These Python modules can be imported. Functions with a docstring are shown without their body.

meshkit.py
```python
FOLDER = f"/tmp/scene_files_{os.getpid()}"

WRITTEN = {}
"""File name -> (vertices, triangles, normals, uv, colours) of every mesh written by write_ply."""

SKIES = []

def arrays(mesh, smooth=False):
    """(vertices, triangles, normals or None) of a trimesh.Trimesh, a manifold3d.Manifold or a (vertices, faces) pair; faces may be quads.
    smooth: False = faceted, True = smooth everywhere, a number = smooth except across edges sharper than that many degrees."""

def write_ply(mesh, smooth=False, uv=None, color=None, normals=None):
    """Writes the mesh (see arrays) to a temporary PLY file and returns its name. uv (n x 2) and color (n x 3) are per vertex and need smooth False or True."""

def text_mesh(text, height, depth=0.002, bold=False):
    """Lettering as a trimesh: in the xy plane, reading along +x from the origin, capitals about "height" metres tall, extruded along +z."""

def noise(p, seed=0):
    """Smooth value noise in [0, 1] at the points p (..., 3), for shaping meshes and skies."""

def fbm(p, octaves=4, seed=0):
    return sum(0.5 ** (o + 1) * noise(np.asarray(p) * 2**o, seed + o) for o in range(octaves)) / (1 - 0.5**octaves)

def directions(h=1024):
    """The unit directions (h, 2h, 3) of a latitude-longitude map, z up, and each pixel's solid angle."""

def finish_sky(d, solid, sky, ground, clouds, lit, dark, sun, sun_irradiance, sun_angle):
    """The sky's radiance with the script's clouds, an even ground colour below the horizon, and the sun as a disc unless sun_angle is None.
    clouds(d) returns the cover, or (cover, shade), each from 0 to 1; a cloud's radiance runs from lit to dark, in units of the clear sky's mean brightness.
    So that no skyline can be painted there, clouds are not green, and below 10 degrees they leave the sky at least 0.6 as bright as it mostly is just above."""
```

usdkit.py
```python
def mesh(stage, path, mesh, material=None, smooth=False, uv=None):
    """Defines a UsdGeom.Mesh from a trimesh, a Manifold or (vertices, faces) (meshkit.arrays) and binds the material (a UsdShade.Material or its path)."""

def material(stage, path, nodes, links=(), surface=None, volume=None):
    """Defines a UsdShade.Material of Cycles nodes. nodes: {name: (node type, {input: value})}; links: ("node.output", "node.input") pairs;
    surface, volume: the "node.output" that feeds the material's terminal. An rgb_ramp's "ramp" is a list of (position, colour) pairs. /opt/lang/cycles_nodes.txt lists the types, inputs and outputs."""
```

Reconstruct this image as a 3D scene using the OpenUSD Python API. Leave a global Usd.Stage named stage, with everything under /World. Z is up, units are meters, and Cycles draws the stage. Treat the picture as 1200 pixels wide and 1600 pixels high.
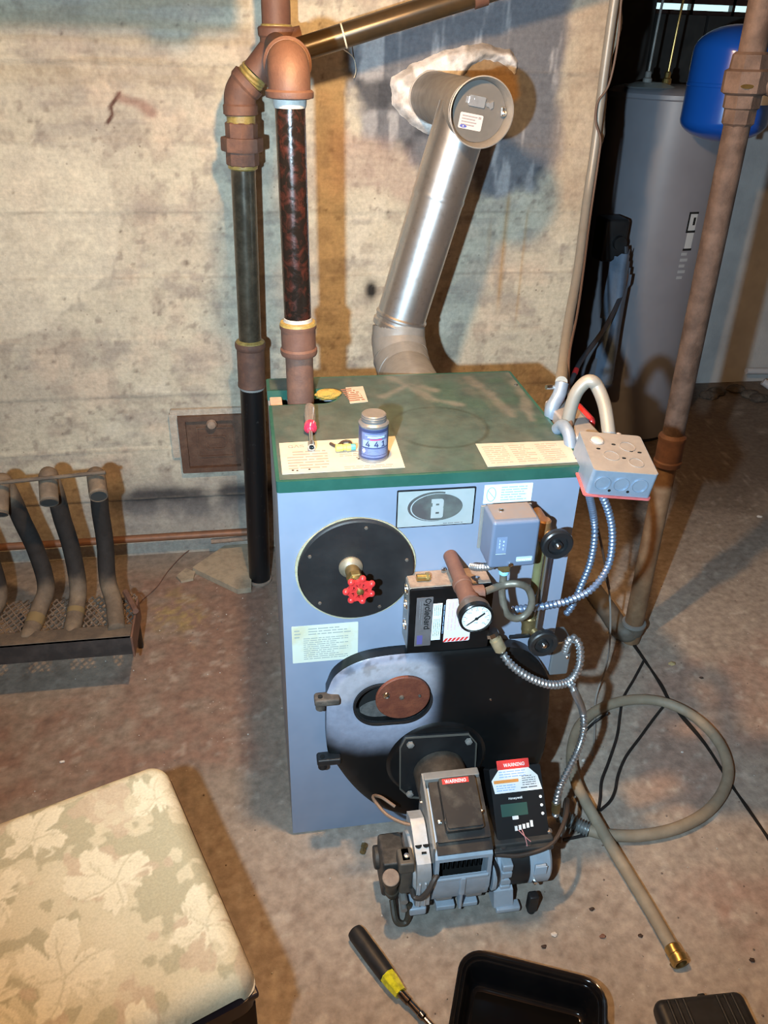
import math, random, sys
import numpy as np, trimesh, shapely
from shapely.geometry import Polygon, Point, box as sbox, LineString
from shapely.ops import unary_union
from shapely import affinity
import manifold3d as m3
import usdkit, meshkit
from meshkit import noise, fbm, text_mesh
from pxr import Usd, UsdGeom, UsdLux, UsdShade, Gf, Sdf, Vt

random.seed(7)
rng = np.random.default_rng(7)
PI = math.pi
stage = Usd.Stage.CreateInMemory()
UsdGeom.SetStageUpAxis(stage, 'Z')
UsdGeom.SetStageMetersPerUnit(stage, 1.0)
UsdGeom.Xform.Define(stage, '/World')

# ------------------------------------------------------------------ camera (metres, z up; boiler's front left foot is the origin)
FPX = 1259.2036
YAW, PITCH, ROLL = 0.1762967, 0.5318094, 0.0313210
EYE = np.array([-0.0267217, -1.1369046, 1.4641709])
_cy, _sy = math.cos(YAW), math.sin(YAW)
_f = np.array([_sy * math.cos(PITCH), _cy * math.cos(PITCH), -math.sin(PITCH)])
_r = np.array([_cy, -_sy, 0.0]); _u = np.cross(_r, _f)
CR, SR = math.cos(ROLL), math.sin(ROLL)
CX, CU, CF = CR * _r + SR * _u, -SR * _r + CR * _u, _f
cam = UsdGeom.Camera.Define(stage, '/World/camera')
cam.AddTransformOp().Set(Gf.Matrix4d(*[float(v) for row in (np.r_[CX, 0], np.r_[CU, 0], np.r_[-CF, 0], np.r_[EYE, 1]) for v in row]))
cam.CreateHorizontalApertureAttr(36.0); cam.CreateVerticalApertureAttr(48.0)
cam.CreateFocalLengthAttr(36.0 * FPX / 1200.0)
cam.CreateClippingRangeAttr(Gf.Vec2f(0.05, 100.0))
cam.CreateExposureAttr(0.0)


def P(px, py, x=None, y=None, z=None):
    """the point of the plane x=, y= or z= that was measured at this place of the photograph"""
    d = CX * (px - 600) / FPX - CU * (py - 800) / FPX + CF
    k, v = (0, x) if x is not None else (1, y) if y is not None else (2, z)
    return EYE + d * (v - EYE[k]) / d[k]


# ------------------------------------------------------------------ light: a bare warm bulb above the boiler, a cold torch beside the camera
BULB = np.array([0.098, -0.06, 1.69]); BULB_R = 0.028
BULB_POWER, BULB_COLOR = 2350.0, (1.0, 0.58, 0.25)
TORCH = np.array([-0.20, -1.06, 1.38])
torch = UsdLux.SphereLight.Define(stage, '/World/torch_light')
torch.CreateRadiusAttr(0.014); torch.CreateIntensityAttr(26000.0); torch.CreateColorAttr(Gf.Vec3f(0.60, 0.84, 1.0))
_aim = np.array([0.42, 0.7, 0.95]) - TORCH; _aim /= np.linalg.norm(_aim)
_ax = np.cross(_aim, [0, 0, 1.0]); _ax /= np.linalg.norm(_ax); _ay = np.cross(_ax, _aim)
torch.AddTransformOp().Set(Gf.Matrix4d(*[float(v) for row in (np.r_[_ax, 0], np.r_[_ay, 0], np.r_[-_aim, 0], np.r_[TORCH, 1]) for v in row]))
sh = UsdLux.ShapingAPI.Apply(torch.GetPrim())
sh.CreateShapingConeAngleAttr(58.0); sh.CreateShapingConeSoftnessAttr(1.0)


# ------------------------------------------------------------------ object helpers
used = {}
def numbered(parent, name):
    k = (parent, name); used[k] = used.get(k, -1) + 1
    return name if used[k] == 0 else f'{name}_{used[k]:03d}'

class T:
    def __init__(s, prim, path, loc, named): s.prim, s.path, s.loc, s.named = prim, path, loc, named

def keys(prim, label=None, cat=None, group=None, kind=None):
    for k, v in (('label', label), ('category', cat), ('group', group), ('kind', kind)):
        if v: prim.SetCustomDataByKey(k, v)

def thing(name, label, cat, loc=(0, 0, 0), group=None, kind=None):
    n = numbered('/World', name)
    x = UsdGeom.Xform.Define(stage, '/World/' + n); x.AddTranslateOp().Set(Gf.Vec3d(*map(float, loc)))
    keys(x.GetPrim(), label, cat, group, kind)
    return T(x.GetPrim(), '/World/' + n, np.array(loc, float), name)

def put(name, mesh, mat, parent=None, label=None, cat=None, smooth=30, col=None, group=None, kind=None):
    """one Mesh prim; coordinates are given in the world and taken relative to the parent thing"""
    pp = parent.path if parent is not None else '/World'
    loc = parent.loc if parent is not None else np.zeros(3)
    if hasattr(mesh, 'to_mesh'):
        m = mesh.to_mesh(); mesh = (np.array(m.vert_properties[:, :3], float), np.array(m.tri_verts))
    if isinstance(mesh, (tuple, list)):
        v, f = mesh
        f = np.asarray(f, int)
        if f.shape[1] == 4: f = np.vstack([f[:, [0, 1, 2]], f[:, [0, 2, 3]]])
        mesh = trimesh.Trimesh(np.asarray(v, float), f, process=False)
    mesh = mesh.copy(); mesh.vertices = np.asarray(mesh.vertices) - loc
    n = numbered(pp, name)
    if col is not None:
        us, iv = np.unique(np.asarray(mesh.faces), return_inverse=True)
        col = np.asarray(col)[us]; mesh = trimesh.Trimesh(np.asarray(mesh.vertices)[us], iv.reshape(-1, 3), process=False)
    g = usdkit.mesh(stage, pp + '/' + n, mesh, mat, smooth=(True if col is not None else smooth))
    if col is not None:
        UsdGeom.PrimvarsAPI(g).CreatePrimvar('col', Sdf.ValueTypeNames.Color3fArray, 'vertex').Set(Vt.Vec3fArray.FromNumpy(np.asarray(col, np.float32)))
    keys(g.GetPrim(), label, cat, group, kind)
    return T(g.GetPrim(), pp + '/' + n, loc, name)


# ------------------------------------------------------------------ mesh helpers
cat = trimesh.util.concatenate

def bx(x0, x1, y0, y1, z0, z1, r=0.0, n=8):
    """a box with rounded edges"""
    if r <= 0:
        m = trimesh.creation.box((x1 - x0, y1 - y0, z1 - z0)); m.apply_translation(((x0 + x1) / 2, (y0 + y1) / 2, (z0 + z1) / 2)); return m
    r = min(r, (x1 - x0) / 2.01, (y1 - y0) / 2.01, (z1 - z0) / 2.01)
    s = m3.Manifold.sphere(r, n)
    h = m3.Manifold.batch_hull([s.translate((x, y, z)) for x in (x0 + r, x1 - r) for y in (y0 + r, y1 - r) for z in (z0 + r, z1 - r)])
    return tm(h)

def tm(h):
    m = h.to_mesh(); return trimesh.Trimesh(np.array(m.vert_properties[:, :3], float), np.array(m.tri_verts), process=False)

def frame(d):
    d = np.asarray(d, float); d = d / np.linalg.norm(d)
    a = np.cross(d, [0, 0, 1.0] if abs(d[2]) < 0.9 else [0, 1.0, 0]); a /= np.linalg.norm(a)
    return a, np.cross(d, a), d

def lathe(prof, o, d, n=28, cap=True):
    """a profile [(radius, distance along d)] turned about the axis o, d"""
    a, b, c = frame(d); o = np.asarray(o, float)
    prof = [(max(r, 1e-5), h) for r, h in prof]
    t = np.linspace(0, 2 * PI, n, endpoint=False)
    v = np.vstack([o + h * c + r * (np.cos(t)[:, None] * a + np.sin(t)[:, None] * b) for r, h in prof])
    f = []
    for i in range(len(prof) - 1):
        for j in range(n):
            k = (j + 1) % n
            f.append((i * n + j, i * n + k, (i + 1) * n + k, (i + 1) * n + j))
    f = np.array(f); f = np.vstack([f[:, [0, 1, 2]], f[:, [0, 2, 3]]])
    ends = []
    if not cap: return trimesh.Trimesh(v, f, process=False)
    for i, flip in ((0, True), (len(prof) - 1, False)):
        c0 = len(v); v = np.vstack([v, o + prof[i][1] * c])
        for j in range(n):
            k = (j + 1) % n
            ends.append((c0, i * n + k, i * n + j) if flip else (c0, i * n + j, i * n + k))
    return trimesh.Trimesh(v, np.vstack([f, ends]), process=False)

def cyl(p0, p1, r, r1=None, n=24, ch=0.0):
    p0, p1 = np.asarray(p0, float), np.asarray(p1, float); L = np.linalg.norm(p1 - p0); r1 = r if r1 is None else r1
    pr = [(r - ch, 0), (r, ch), (r1, L - ch), (r1 - ch, L)] if ch else [(r, 0), (r1, L)]
    return lathe(pr, p0, p1 - p0, n)

def spline(pts, n=12):
    p = np.asarray(pts, float)
    q = np.vstack([2 * p[0] - p[1], p, 2 * p[-1] - p[-2]]); out = []
    for i in range(1, len(q) - 2):
        t = np.linspace(0, 1, n, endpoint=False)[:, None]
        a, b, c, d = q[i - 1], q[i], q[i + 1], q[i + 2]
        out.append(0.5 * (2 * b + (c - a) * t + (2 * a - 5 * b + 4 * c - d) * t ** 2 + (3 * b - a - 3 * c + d) * t ** 3))
    return np.vstack(out + [p[-1:]])

def resample(p, step):
    s = np.r_[0, np.cumsum(np.linalg.norm(np.diff(p, axis=0), axis=1))]
    n = max(2, int(s[-1] / step) + 1); t = np.linspace(0, s[-1], n)
    return np.stack([np.interp(t, s, p[:, k]) for k in range(3)], 1), t

def sweep(p, r, n=12):
    """a tube along the polyline p; r a number or one per point"""
    p = np.asarray(p, float); r = np.broadcast_to(r, (len(p),))
    t = np.gradient(p, axis=0); t /= np.linalg.norm(t, axis=1, keepdims=True) + 1e-12
    a = frame(t[0])[0]; A = []
    for k in range(len(p)):
        a = a - t[k] * (a @ t[k]); a /= np.linalg.norm(a); A.append(a)
    A = np.array(A); B = np.cross(t, A); g = np.arange(n) * 2 * PI / n
    v = (p[:, None] + r[:, None, None] * (np.cos(g)[None, :, None] * A[:, None] + np.sin(g)[None, :, None] * B[:, None])).reshape(-1, 3)
    i, j = np.meshgrid(np.arange(len(p) - 1), np.arange(n), indexing='ij'); k = (j + 1) % n
    q = np.stack([i * n + j, i * n + k, (i + 1) * n + k, (i + 1) * n + j], -1).reshape(-1, 4)
    f = np.vstack([q[:, [0, 1, 2]], q[:, [0, 2, 3]]])
    c0 = len(v); v = np.vstack([v, p[0], p[-1]]); j = np.arange(n); k = (j + 1) % n; e = (len(p) - 1) * n
    f = np.vstack([f, np.stack([np.full(n, c0), k, j], 1), np.stack([np.full(n, c0 + 1), e + j, e + k], 1)])
    return trimesh.Trimesh(v, f, process=False)

def pipe(pts, r, n=14, k=10):
    return sweep(spline(pts, k), r, n)

def armored(pts, r, pitch=0.0078, n=12):
    p, s = resample(spline(pts, 16), pitch / 6)
    return sweep(p, r * (1 + 0.17 * np.sin(2 * PI * s / pitch)), n)

def ext(poly, o, u, v, t, simplify=0):
    """extrudes a flat outline given in the axes u, v at o by t along u x v"""
    if not isinstance(poly, shapely.geometry.base.BaseGeometry): poly = Polygon(poly)
    if not poly.is_valid: poly = poly.buffer(0)
    out = []
    u = np.asarray(u, float); v = np.asarray(v, float); w = np.cross(u, v); w /= np.linalg.norm(w)
    for g in getattr(poly, 'geoms', [poly]):
        if g.area < 1e-9: continue
        m = trimesh.creation.extrude_polygon(g, abs(t), engine='earcut')
        q = np.array(m.vertices)
        if t < 0: q[:, 2] -= abs(t)
        m.vertices = np.asarray(o, float) + q[:, :1] * u + q[:, 1:2] * v + q[:, 2:] * w
        out.append(m)
    return cat(out)

X, Y, Z = np.eye(3)
def rect(a0, b0, a1, b1, r=0): 
    s = sbox(a0, b0, a1, b1)
    return s.buffer(-r).buffer(r, quad_segs=5) if r else s
def disc(a, b, r, n=9): return Point(a, b).buffer(r, quad_segs=n)
def oval(a, b, ra, rb, n=9): return affinity.scale(disc(a, b, 1, n), ra, rb)
def front(poly, y, t):            # an outline in x, z raised towards the camera (-y) by t
    return ext(poly, (0, y, 0), X, Z, t)          # X x Z = -Y

def letters(s, h, o, u, v, t=0.0006, bold=False, centre=True):
    m = text_mesh(s, h, t, bold); q = np.array(m.vertices)
    if centre: q[:, 0] -= (q[:, 0].min() + q[:, 0].max()) / 2
    u = np.asarray(u, float); v = np.asarray(v, float); w = np.cross(u, v)
    m.vertices = np.asarray(o, float) + q[:, :1] * u + q[:, 1:2] * v + q[:, 2:] * w
    return m

def print_lines(o, u, v, w, h, rows, t=0.0004, seed=1, fill=0.9, thick=0.35, para=None):
    """rows of tiny words, printed too small to read"""
    r = random.Random(seed); out = []; step = h / rows
    for i in range(rows):
        a, end = 0.0, w * (fill - 0.35 * r.random() if r.random() < 0.3 else fill)
        while a < end:
            L = min(step * (0.8 + 2.6 * r.random()), end - a)
            out.append(rect(a, h - (i + 0.65) * step, a + L, h - (i + 0.65 - thick) * step)); a += L + step * 0.35
    return ext(shapely.MultiPolygon([p for p in out if p.area > 0]), o, u, v, t)

def grid(xs, ys, fn):
    """a sheet of points fn(A, B) -> (n, m, 3)"""
    A, B = np.meshgrid(xs, ys, indexing='ij'); v = fn(A, B).reshape(-1, 3)
    n, m = A.shape; i, j = np.meshgrid(np.arange(n - 1), np.arange(m - 1), indexing='ij')
    q = np.stack([i * m + j, (i + 1) * m + j, (i + 1) * m + j + 1, i * m + j + 1], -1).reshape(-1, 4)
    return trimesh.Trimesh(v, np.vstack([q[:, [0, 1, 2]], q[:, [0, 2, 3]]]), process=False), A.ravel(), B.ravel()

def inside(poly, a, b): return shapely.contains_xy(poly, a, b)
def sdist(poly, a, b):
    """signed distance, positive inside"""
    pts = shapely.points(a, b); d = shapely.distance(pts, poly.boundary)
    return np.where(inside(poly, a, b), d, -d)
def sstep(a, b, x): t = np.clip((x - a) / (b - a), 0, 1); return t * t * (3 - 2 * t)
def mixc(c, m, k): return c * (1 - m[:, None]) + np.asarray(k)[None, :] * m[:, None]

# ------------------------------------------------------------------ materials
def lin(r, g, b):
    return tuple(((c / 255) / 12.92 if c / 255 <= 0.04045 else ((c / 255 + 0.055) / 1.055) ** 2.4) for c in (r, g, b))

def M(name, c, r=0.5, metal=0.0, c2=None, sc=25.0, lo=0.42, hi=0.68, bump=0.0, bsc=None, spec=0.5, coat=0.0, rvar=0.0, trans=0.0, ior=1.5, emit=0.0, detail=5.0, dist=0.0):
    path = '/World/Looks/' + name
    n = {'p': ('principled_bsdf', {'roughness': r, 'metallic': metal, 'specular_ior_level': spec, 'base_color': c, 'coat_weight': coat, 'transmission_weight': trans, 'ior': ior})}
    L = []
    if emit: n['p'][1]['emission_color'] = c; n['p'][1]['emission_strength'] = emit
    if c2 is not None or bump or rvar:
        n['g'] = ('geometry', {})
        n['n'] = ('noise_texture', {'scale': sc, 'detail': detail, 'roughness': 0.6, 'distortion': dist}); L += [('g.position', 'n.vector')]
    if c2 is not None:
        n['r'] = ('rgb_ramp', {'ramp': [(0, c), (lo, c), (hi, c2), (1, c2)]}); L += [('n.fac', 'r.fac'), ('r.color', 'p.base_color')]
    if rvar:
        n['mr'] = ('map_range', {'from_min': 0.3, 'from_max': 0.7, 'to_min': max(r - rvar, 0.03), 'to_max': min(r + rvar, 1.0)}); L += [('n.fac', 'mr.value'), ('mr.result', 'p.roughness')]
    if bump:
        n['n2'] = ('noise_texture', {'scale': bsc or sc * 4, 'detail': 6.0, 'roughness': 0.65}); n['b'] = ('bump', {'strength': bump, 'distance': 0.004})
        L += [('g.position', 'n2.vector'), ('n2.fac', 'b.height'), ('b.normal', 'p.normal')]
    return usdkit.material(stage, path, n, L, surface='p.BSDF')

def MV(name, r=0.8, sc=60.0, dark=0.72, bright=1.18, bump=0.4, bsc=120.0, spec=0.3, speck=0.0, pit=0.0, lacunar=0.62, distance=0.004):
    """a surface whose own colour is kept on its points, with fine grain"""
    n = {'a': ('attribute', {'attribute': 'col'}), 'g': ('geometry', {}),
         'n': ('noise_texture', {'scale': sc, 'detail': 8.0, 'roughness': lacunar}),
         'r': ('rgb_ramp', {'ramp': [(0, (dark,) * 3), (0.35, (dark,) * 3), (0.65, (bright,) * 3), (1, (bright,) * 3)]}),
         'm': ('mix_color', {'blend_type': 'multiply', 'fac': 1.0}), 'p': ('principled_bsdf', {'roughness': r, 'specular_ior_level': spec}),
         'n2': ('noise_texture', {'scale': bsc, 'detail': 7.0, 'roughness': 0.65}), 'b': ('bump', {'strength': bump, 'distance': distance})}
    L = [('g.position', 'n.vector'), ('n.fac', 'r.fac'), ('a.color', 'm.a'), ('r.color', 'm.b'), ('g.position', 'n2.vector'), ('n2.fac', 'b.height'), ('b.normal', 'p.normal')]
    src = 'm.result'
    if speck:
        n['v'] = ('voronoi_texture', {'scale': 75.0, 'randomness': 1.0}); n['vr'] = ('map_range', {'from_min': 0.10, 'from_max': 0.16, 'to_min': 1.0, 'to_max': 0.0, 'clamp': True})
        n['n3'] = ('noise_texture', {'scale': 9.0, 'detail': 3.0}); n['n3r'] = ('map_range', {'from_min': 0.52, 'from_max': 0.66, 'to_min': 0.0, 'to_max': speck, 'clamp': True})
        n['mm'] = ('math', {'math_type': 'multiply'}); n['ms'] = ('mix_color', {'blend_type': 'mix', 'b': (0.55, 0.5, 0.45)})
        L += [('g.position', 'v.vector'), ('v.distance', 'vr.value'), ('g.position', 'n3.vector'), ('n3.fac', 'n3r.value'), ('vr.result', 'mm.value1'), ('n3r.result', 'mm.value2'), ('m.result', 'ms.a'), ('mm.value', 'ms.fac')]
        src = 'ms.result'
    if pit:                                                            # pin holes and fine streaks of the poured concrete
        n['pv'] = ('voronoi_texture', {'scale': 38.0, 'randomness': 1.0}); n['pr'] = ('map_range', {'from_min': 0.05, 'from_max': 0.13, 'to_min': 1.0, 'to_max': 0.0, 'clamp': True})
        n['p3'] = ('noise_texture', {'scale': 6.0, 'detail': 4.0}); n['p3r'] = ('map_range', {'from_min': 0.50, 'from_max': 0.68, 'to_min': 0.0, 'to_max': pit, 'clamp': True})
        n['pm'] = ('math', {'math_type': 'multiply'}); n['ps'] = ('mix_color', {'blend_type': 'mix', 'b': (0.16, 0.125, 0.10)})
        n['mp'] = ('mapping', {'scale': (2.2, 2.2, 26.0)}); n['sn'] = ('noise_texture', {'scale': 2.2, 'detail': 6.0, 'roughness': 0.7}); n['sr'] = ('rgb_ramp', {'ramp': [(0, (.93,) * 3), (.36, (.93,) * 3), (.55, (1.02,) * 3), (1, (1.02,) * 3)]})
        n['mv'] = ('mapping', {'scale': (16.0, 16.0, 5.0)}); n['vn'] = ('noise_texture', {'scale': 2.0, 'detail': 6.0, 'roughness': 0.7}); n['vr2'] = ('rgb_ramp', {'ramp': [(0, (.955,) * 3), (.40, (.955,) * 3), (.6, (1.02,) * 3), (1, (1.02,) * 3)]})
        n['s1'] = ('mix_color', {'blend_type': 'multiply', 'fac': 1.0}); n['s2'] = ('mix_color', {'blend_type': 'multiply', 'fac': 1.0})
        L += [('g.position', 'pv.vector'), ('pv.distance', 'pr.value'), ('g.position', 'p3.vector'), ('p3.fac', 'p3r.value'), ('pr.result', 'pm.value1'), ('p3r.result', 'pm.value2'), (src, 'ps.a'), ('pm.value', 'ps.fac'),
              ('g.position', 'mp.vector'), ('mp.vector', 'sn.vector'), ('sn.fac', 'sr.fac'), ('g.position', 'mv.vector'), ('mv.vector', 'vn.vector'), ('vn.fac', 'vr2.fac'), ('ps.result', 's1.a'), ('sr.color', 's1.b'), ('s1.result', 's2.a'), ('vr2.color', 's2.b')]
        src = 's2.result'
    L.append((src, 'p.base_color'))
    return usdkit.material(stage, '/World/Looks/' + name, n, L, surface='p.BSDF')

concrete = MV('concrete_wall', 0.9, 85.0, 0.86, 1.09, 0.35, 110.0, 0.2, pit=0.75)
floorm = MV('concrete_floor', 0.75, 45.0, 0.80, 1.18, 0.35, 130.0, 0.35, speck=0.5)
paintv = MV('worn_paint', 0.42, 40.0, 0.85, 1.12, 0.06, 200.0, 0.5)
doorv = MV('burner_door_paint', 0.34, 90.0, 0.92, 1.07, 0.03, 260.0, 0.3)
fabricv = MV('damask_fabric', 0.75, 300.0, 0.90, 1.08, 0.25, 900.0, 0.35, distance=0.001)
plaster = MV('plaster', 0.9, 45.0, 0.8, 1.15, 0.5, 90.0, 0.2)

jacket = M('jacket_grey_paint', (0.235, 0.28, 0.38), 0.34, c2=(0.205, 0.25, 0.345), sc=7, bump=0.03, bsc=90)
jacket_side = M('jacket_side_paint', (0.30, 0.33, 0.38), 0.5)
green_lip = M('green_paint', (0.018, 0.085, 0.066), 0.36, c2=(0.024, 0.105, 0.08), sc=9, rvar=0.1)
green_top = MV('green_lid_paint', 0.55, 30.0, 0.82, 1.2, 0.08, 150.0, 0.4)
black_gloss = M('black_gloss_paint', (0.005, 0.0055, 0.006), 0.28, c2=(0.009, 0.0095, 0.0105), sc=18, bump=0.03, bsc=120, spec=0.35)
black_matt = M('black_matt_paint', (0.010, 0.0105, 0.012), 0.5, c2=(0.017, 0.0175, 0.019), sc=20, bump=0.08, bsc=140)
black_plastic = M('black_plastic', (0.013, 0.014, 0.016), 0.32)
dusty_black = M('dusty_black_plastic', (0.016, 0.016, 0.017), 0.42, c2=(0.10, 0.09, 0.075), sc=26, lo=0.5, hi=0.85)
void = M('soot_black', (0.004, 0.004, 0.004), 0.9)
cast_iron = M('cast_iron_dusty', (0.05, 0.042, 0.036), 0.7, c2=(0.13, 0.105, 0.085), sc=40, bump=0.3, bsc=200)
rust_fit = M('rusty_malleable_iron', (0.115, 0.055, 0.039), 0.62, c2=(0.145, 0.072, 0.05), sc=30, bump=0.2, bsc=160)
rust_dark = M('dark_rusty_iron', (0.115, 0.06, 0.045), 0.66, c2=(0.18, 0.09, 0.06), sc=35, bump=0.25, bsc=160)
rust_pole = M('rusty_pole', (0.058, 0.034, 0.024), 0.75, c2=(0.11, 0.070, 0.052), sc=22, bump=0.35, bsc=120, lo=0.4, hi=0.62)
black_pipe = M('black_steel_pipe', (0.010, 0.008, 0.007), 0.23, c2=(0.045, 0.012, 0.008), sc=55, lo=0.48, hi=0.66, rvar=0.16, bump=0.1, bsc=180, dist=0.6)
grey_pipe = M('oiled_steel_pipe', (0.065, 0.055, 0.04), 0.3, c2=(0.10, 0.085, 0.06), sc=30, metal=0.35, rvar=0.08)
dark_pipe = M('dark_bronze_pipe', (0.045, 0.032, 0.018), 0.28, metal=0.3, c2=(0.07, 0.045, 0.022), sc=18)
low_pipe = M('black_painted_pipe', (0.007, 0.007, 0.008), 0.35, c2=(0.06, 0.06, 0.06), sc=70, lo=0.62, hi=0.8, bump=0.1)
elbow_iron = M('elbow_iron', (0.068, 0.035, 0.026), 0.6, c2=(0.088, 0.046, 0.034), sc=30, bump=0.2, bsc=160)
olive = M('thread_sealant', (0.24, 0.18, 0.055), 0.4, c2=(0.36, 0.29, 0.10), sc=80, bump=0.3, bsc=300)
white_tape = M('white_pipe_dope', (0.36, 0.37, 0.37), 0.5, c2=(0.28, 0.29, 0.28), sc=90, bump=0.2)
galv = M('galvanised_steel', (0.72, 0.74, 0.77), 0.33, metal=0.95, c2=(0.60, 0.61, 0.62), sc=60, rvar=0.04)
galv_dull = M('dull_galvanised_steel', (0.25, 0.245, 0.235), 0.5, metal=0.15, c2=(0.215, 0.21, 0.2), sc=40, rvar=0.08)
galv_dark = M('damper_plate_steel', (0.10, 0.097, 0.092), 0.5, metal=0.2, c2=(0.12, 0.115, 0.11), sc=20)
emt = M('painted_conduit', (0.29, 0.275, 0.245), 0.45, metal=0.2, c2=(0.27, 0.25, 0.215), sc=25)
zinc = M('zinc_plate', (0.29, 0.37, 0.48), 0.4, metal=0.4, c2=(0.24, 0.31, 0.41), sc=30)  # blue tint of the cold torch light put into the colour
box_top = M('dusty_box_steel', (0.33, 0.30, 0.275), 0.5, metal=0.2, c2=(0.28, 0.255, 0.235), sc=40)
cablem = M('armored_cable_steel', (0.60, 0.63, 0.66), 0.3, metal=0.9)
cableb = M('armored_cable_blue_steel', (0.34, 0.46, 0.68), 0.34, metal=0.8)
brass = M('brass', (0.55, 0.38, 0.14), 0.32, metal=0.9, c2=(0.40, 0.27, 0.10), sc=60)
brass_old = M('tarnished_brass', (0.22, 0.16, 0.075), 0.42, metal=0.7, c2=(0.30, 0.22, 0.10), sc=60)
bright = M('bright_steel', (0.75, 0.75, 0.74), 0.2, metal=1.0)
red_paint = M('red_enamel', (0.62, 0.035, 0.035), 0.32, c2=(0.5, 0.03, 0.03), sc=60)
red_print = M('red_print', (0.68, 0.04, 0.035), 0.45)
pink_print = M('pink_print', (0.55, 0.05, 0.16), 0.45)
orange_print = M('orange_print', (0.80, 0.30, 0.07), 0.45)
white_print = M('white_print', (0.80, 0.82, 0.83), 0.4)
paper_w = M('white_label', (0.74, 0.80, 0.84), 0.45, c2=(0.68, 0.75, 0.80), sc=40)
paper_c = M('cream_label', (0.50, 0.455, 0.40), 0.6, c2=(0.45, 0.40, 0.345), sc=35)
paper_y = M('yellowed_label', (0.62, 0.65, 0.56), 0.5, c2=(0.55, 0.50, 0.32), sc=16, lo=0.5, hi=0.75)
paper_p = M('pale_pink_label', (0.74, 0.72, 0.80), 0.45)
ink = M('grey_ink', (0.16, 0.16, 0.17), 0.6)
ink_p = M('faded_print', (0.52, 0.38, 0.30), 0.6)
ink_f = M('faded_grey_print', (0.30, 0.26, 0.215), 0.6)
ink_b = M('blue_ink', (0.06, 0.08, 0.35), 0.5)
ink_lb = M('pale_blue_print', (0.30, 0.46, 0.75), 0.5)
plate_silver = M('brushed_nameplate', (0.50, 0.56, 0.58), 0.35, metal=0.35, c2=(0.42, 0.49, 0.50), sc=14)
plate_grey = M('grey_nameplate', (0.11, 0.10, 0.105), 0.45, c2=(0.14, 0.13, 0.135), sc=30)
oval_dark = M('nameplate_oval', (0.075, 0.072, 0.075), 0.4, c2=(0.12, 0.14, 0.13), sc=20)
control_grey = M('control_grey_paint', (0.125, 0.165, 0.25), 0.4, c2=(0.115, 0.15, 0.225), sc=12)
dusty_brown = M('dust_brown', (0.22, 0.16, 0.125), 0.8, c2=(0.30, 0.23, 0.18), sc=60, bump=0.2)
alu = M('cast_aluminium', (0.44, 0.53, 0.63), 0.42, metal=0.2, c2=(0.36, 0.44, 0.53), sc=25, bump=0.1, bsc=150)
alu_d = M('dull_cast_aluminium', (0.34, 0.36, 0.38), 0.45, metal=0.5, c2=(0.26, 0.27, 0.28), sc=30, bump=0.1)
lcd = M('lcd_screen', (0.045, 0.10, 0.085), 0.15, coat=0.3)
glass = M('clear_glass', (0.95, 0.97, 0.95), 0.05, trans=1.0)
gauge_white = M('dial_white', (0.72, 0.82, 0.86), 0.45)
gauge_case = M('gauge_case', (0.09, 0.07, 0.06), 0.42, metal=0.4, c2=(0.13, 0.105, 0.085), sc=50)
ins_y = M('yellow_insulation', (0.40, 0.27, 0.06), 0.95, c2=(0.48, 0.28, 0.05), sc=80, bump=0.9, bsc=300)
ins_b = M('tan_insulation_board', (0.50, 0.36, 0.28), 0.9, c2=(0.42, 0.31, 0.24), sc=50, bump=0.3)
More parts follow.
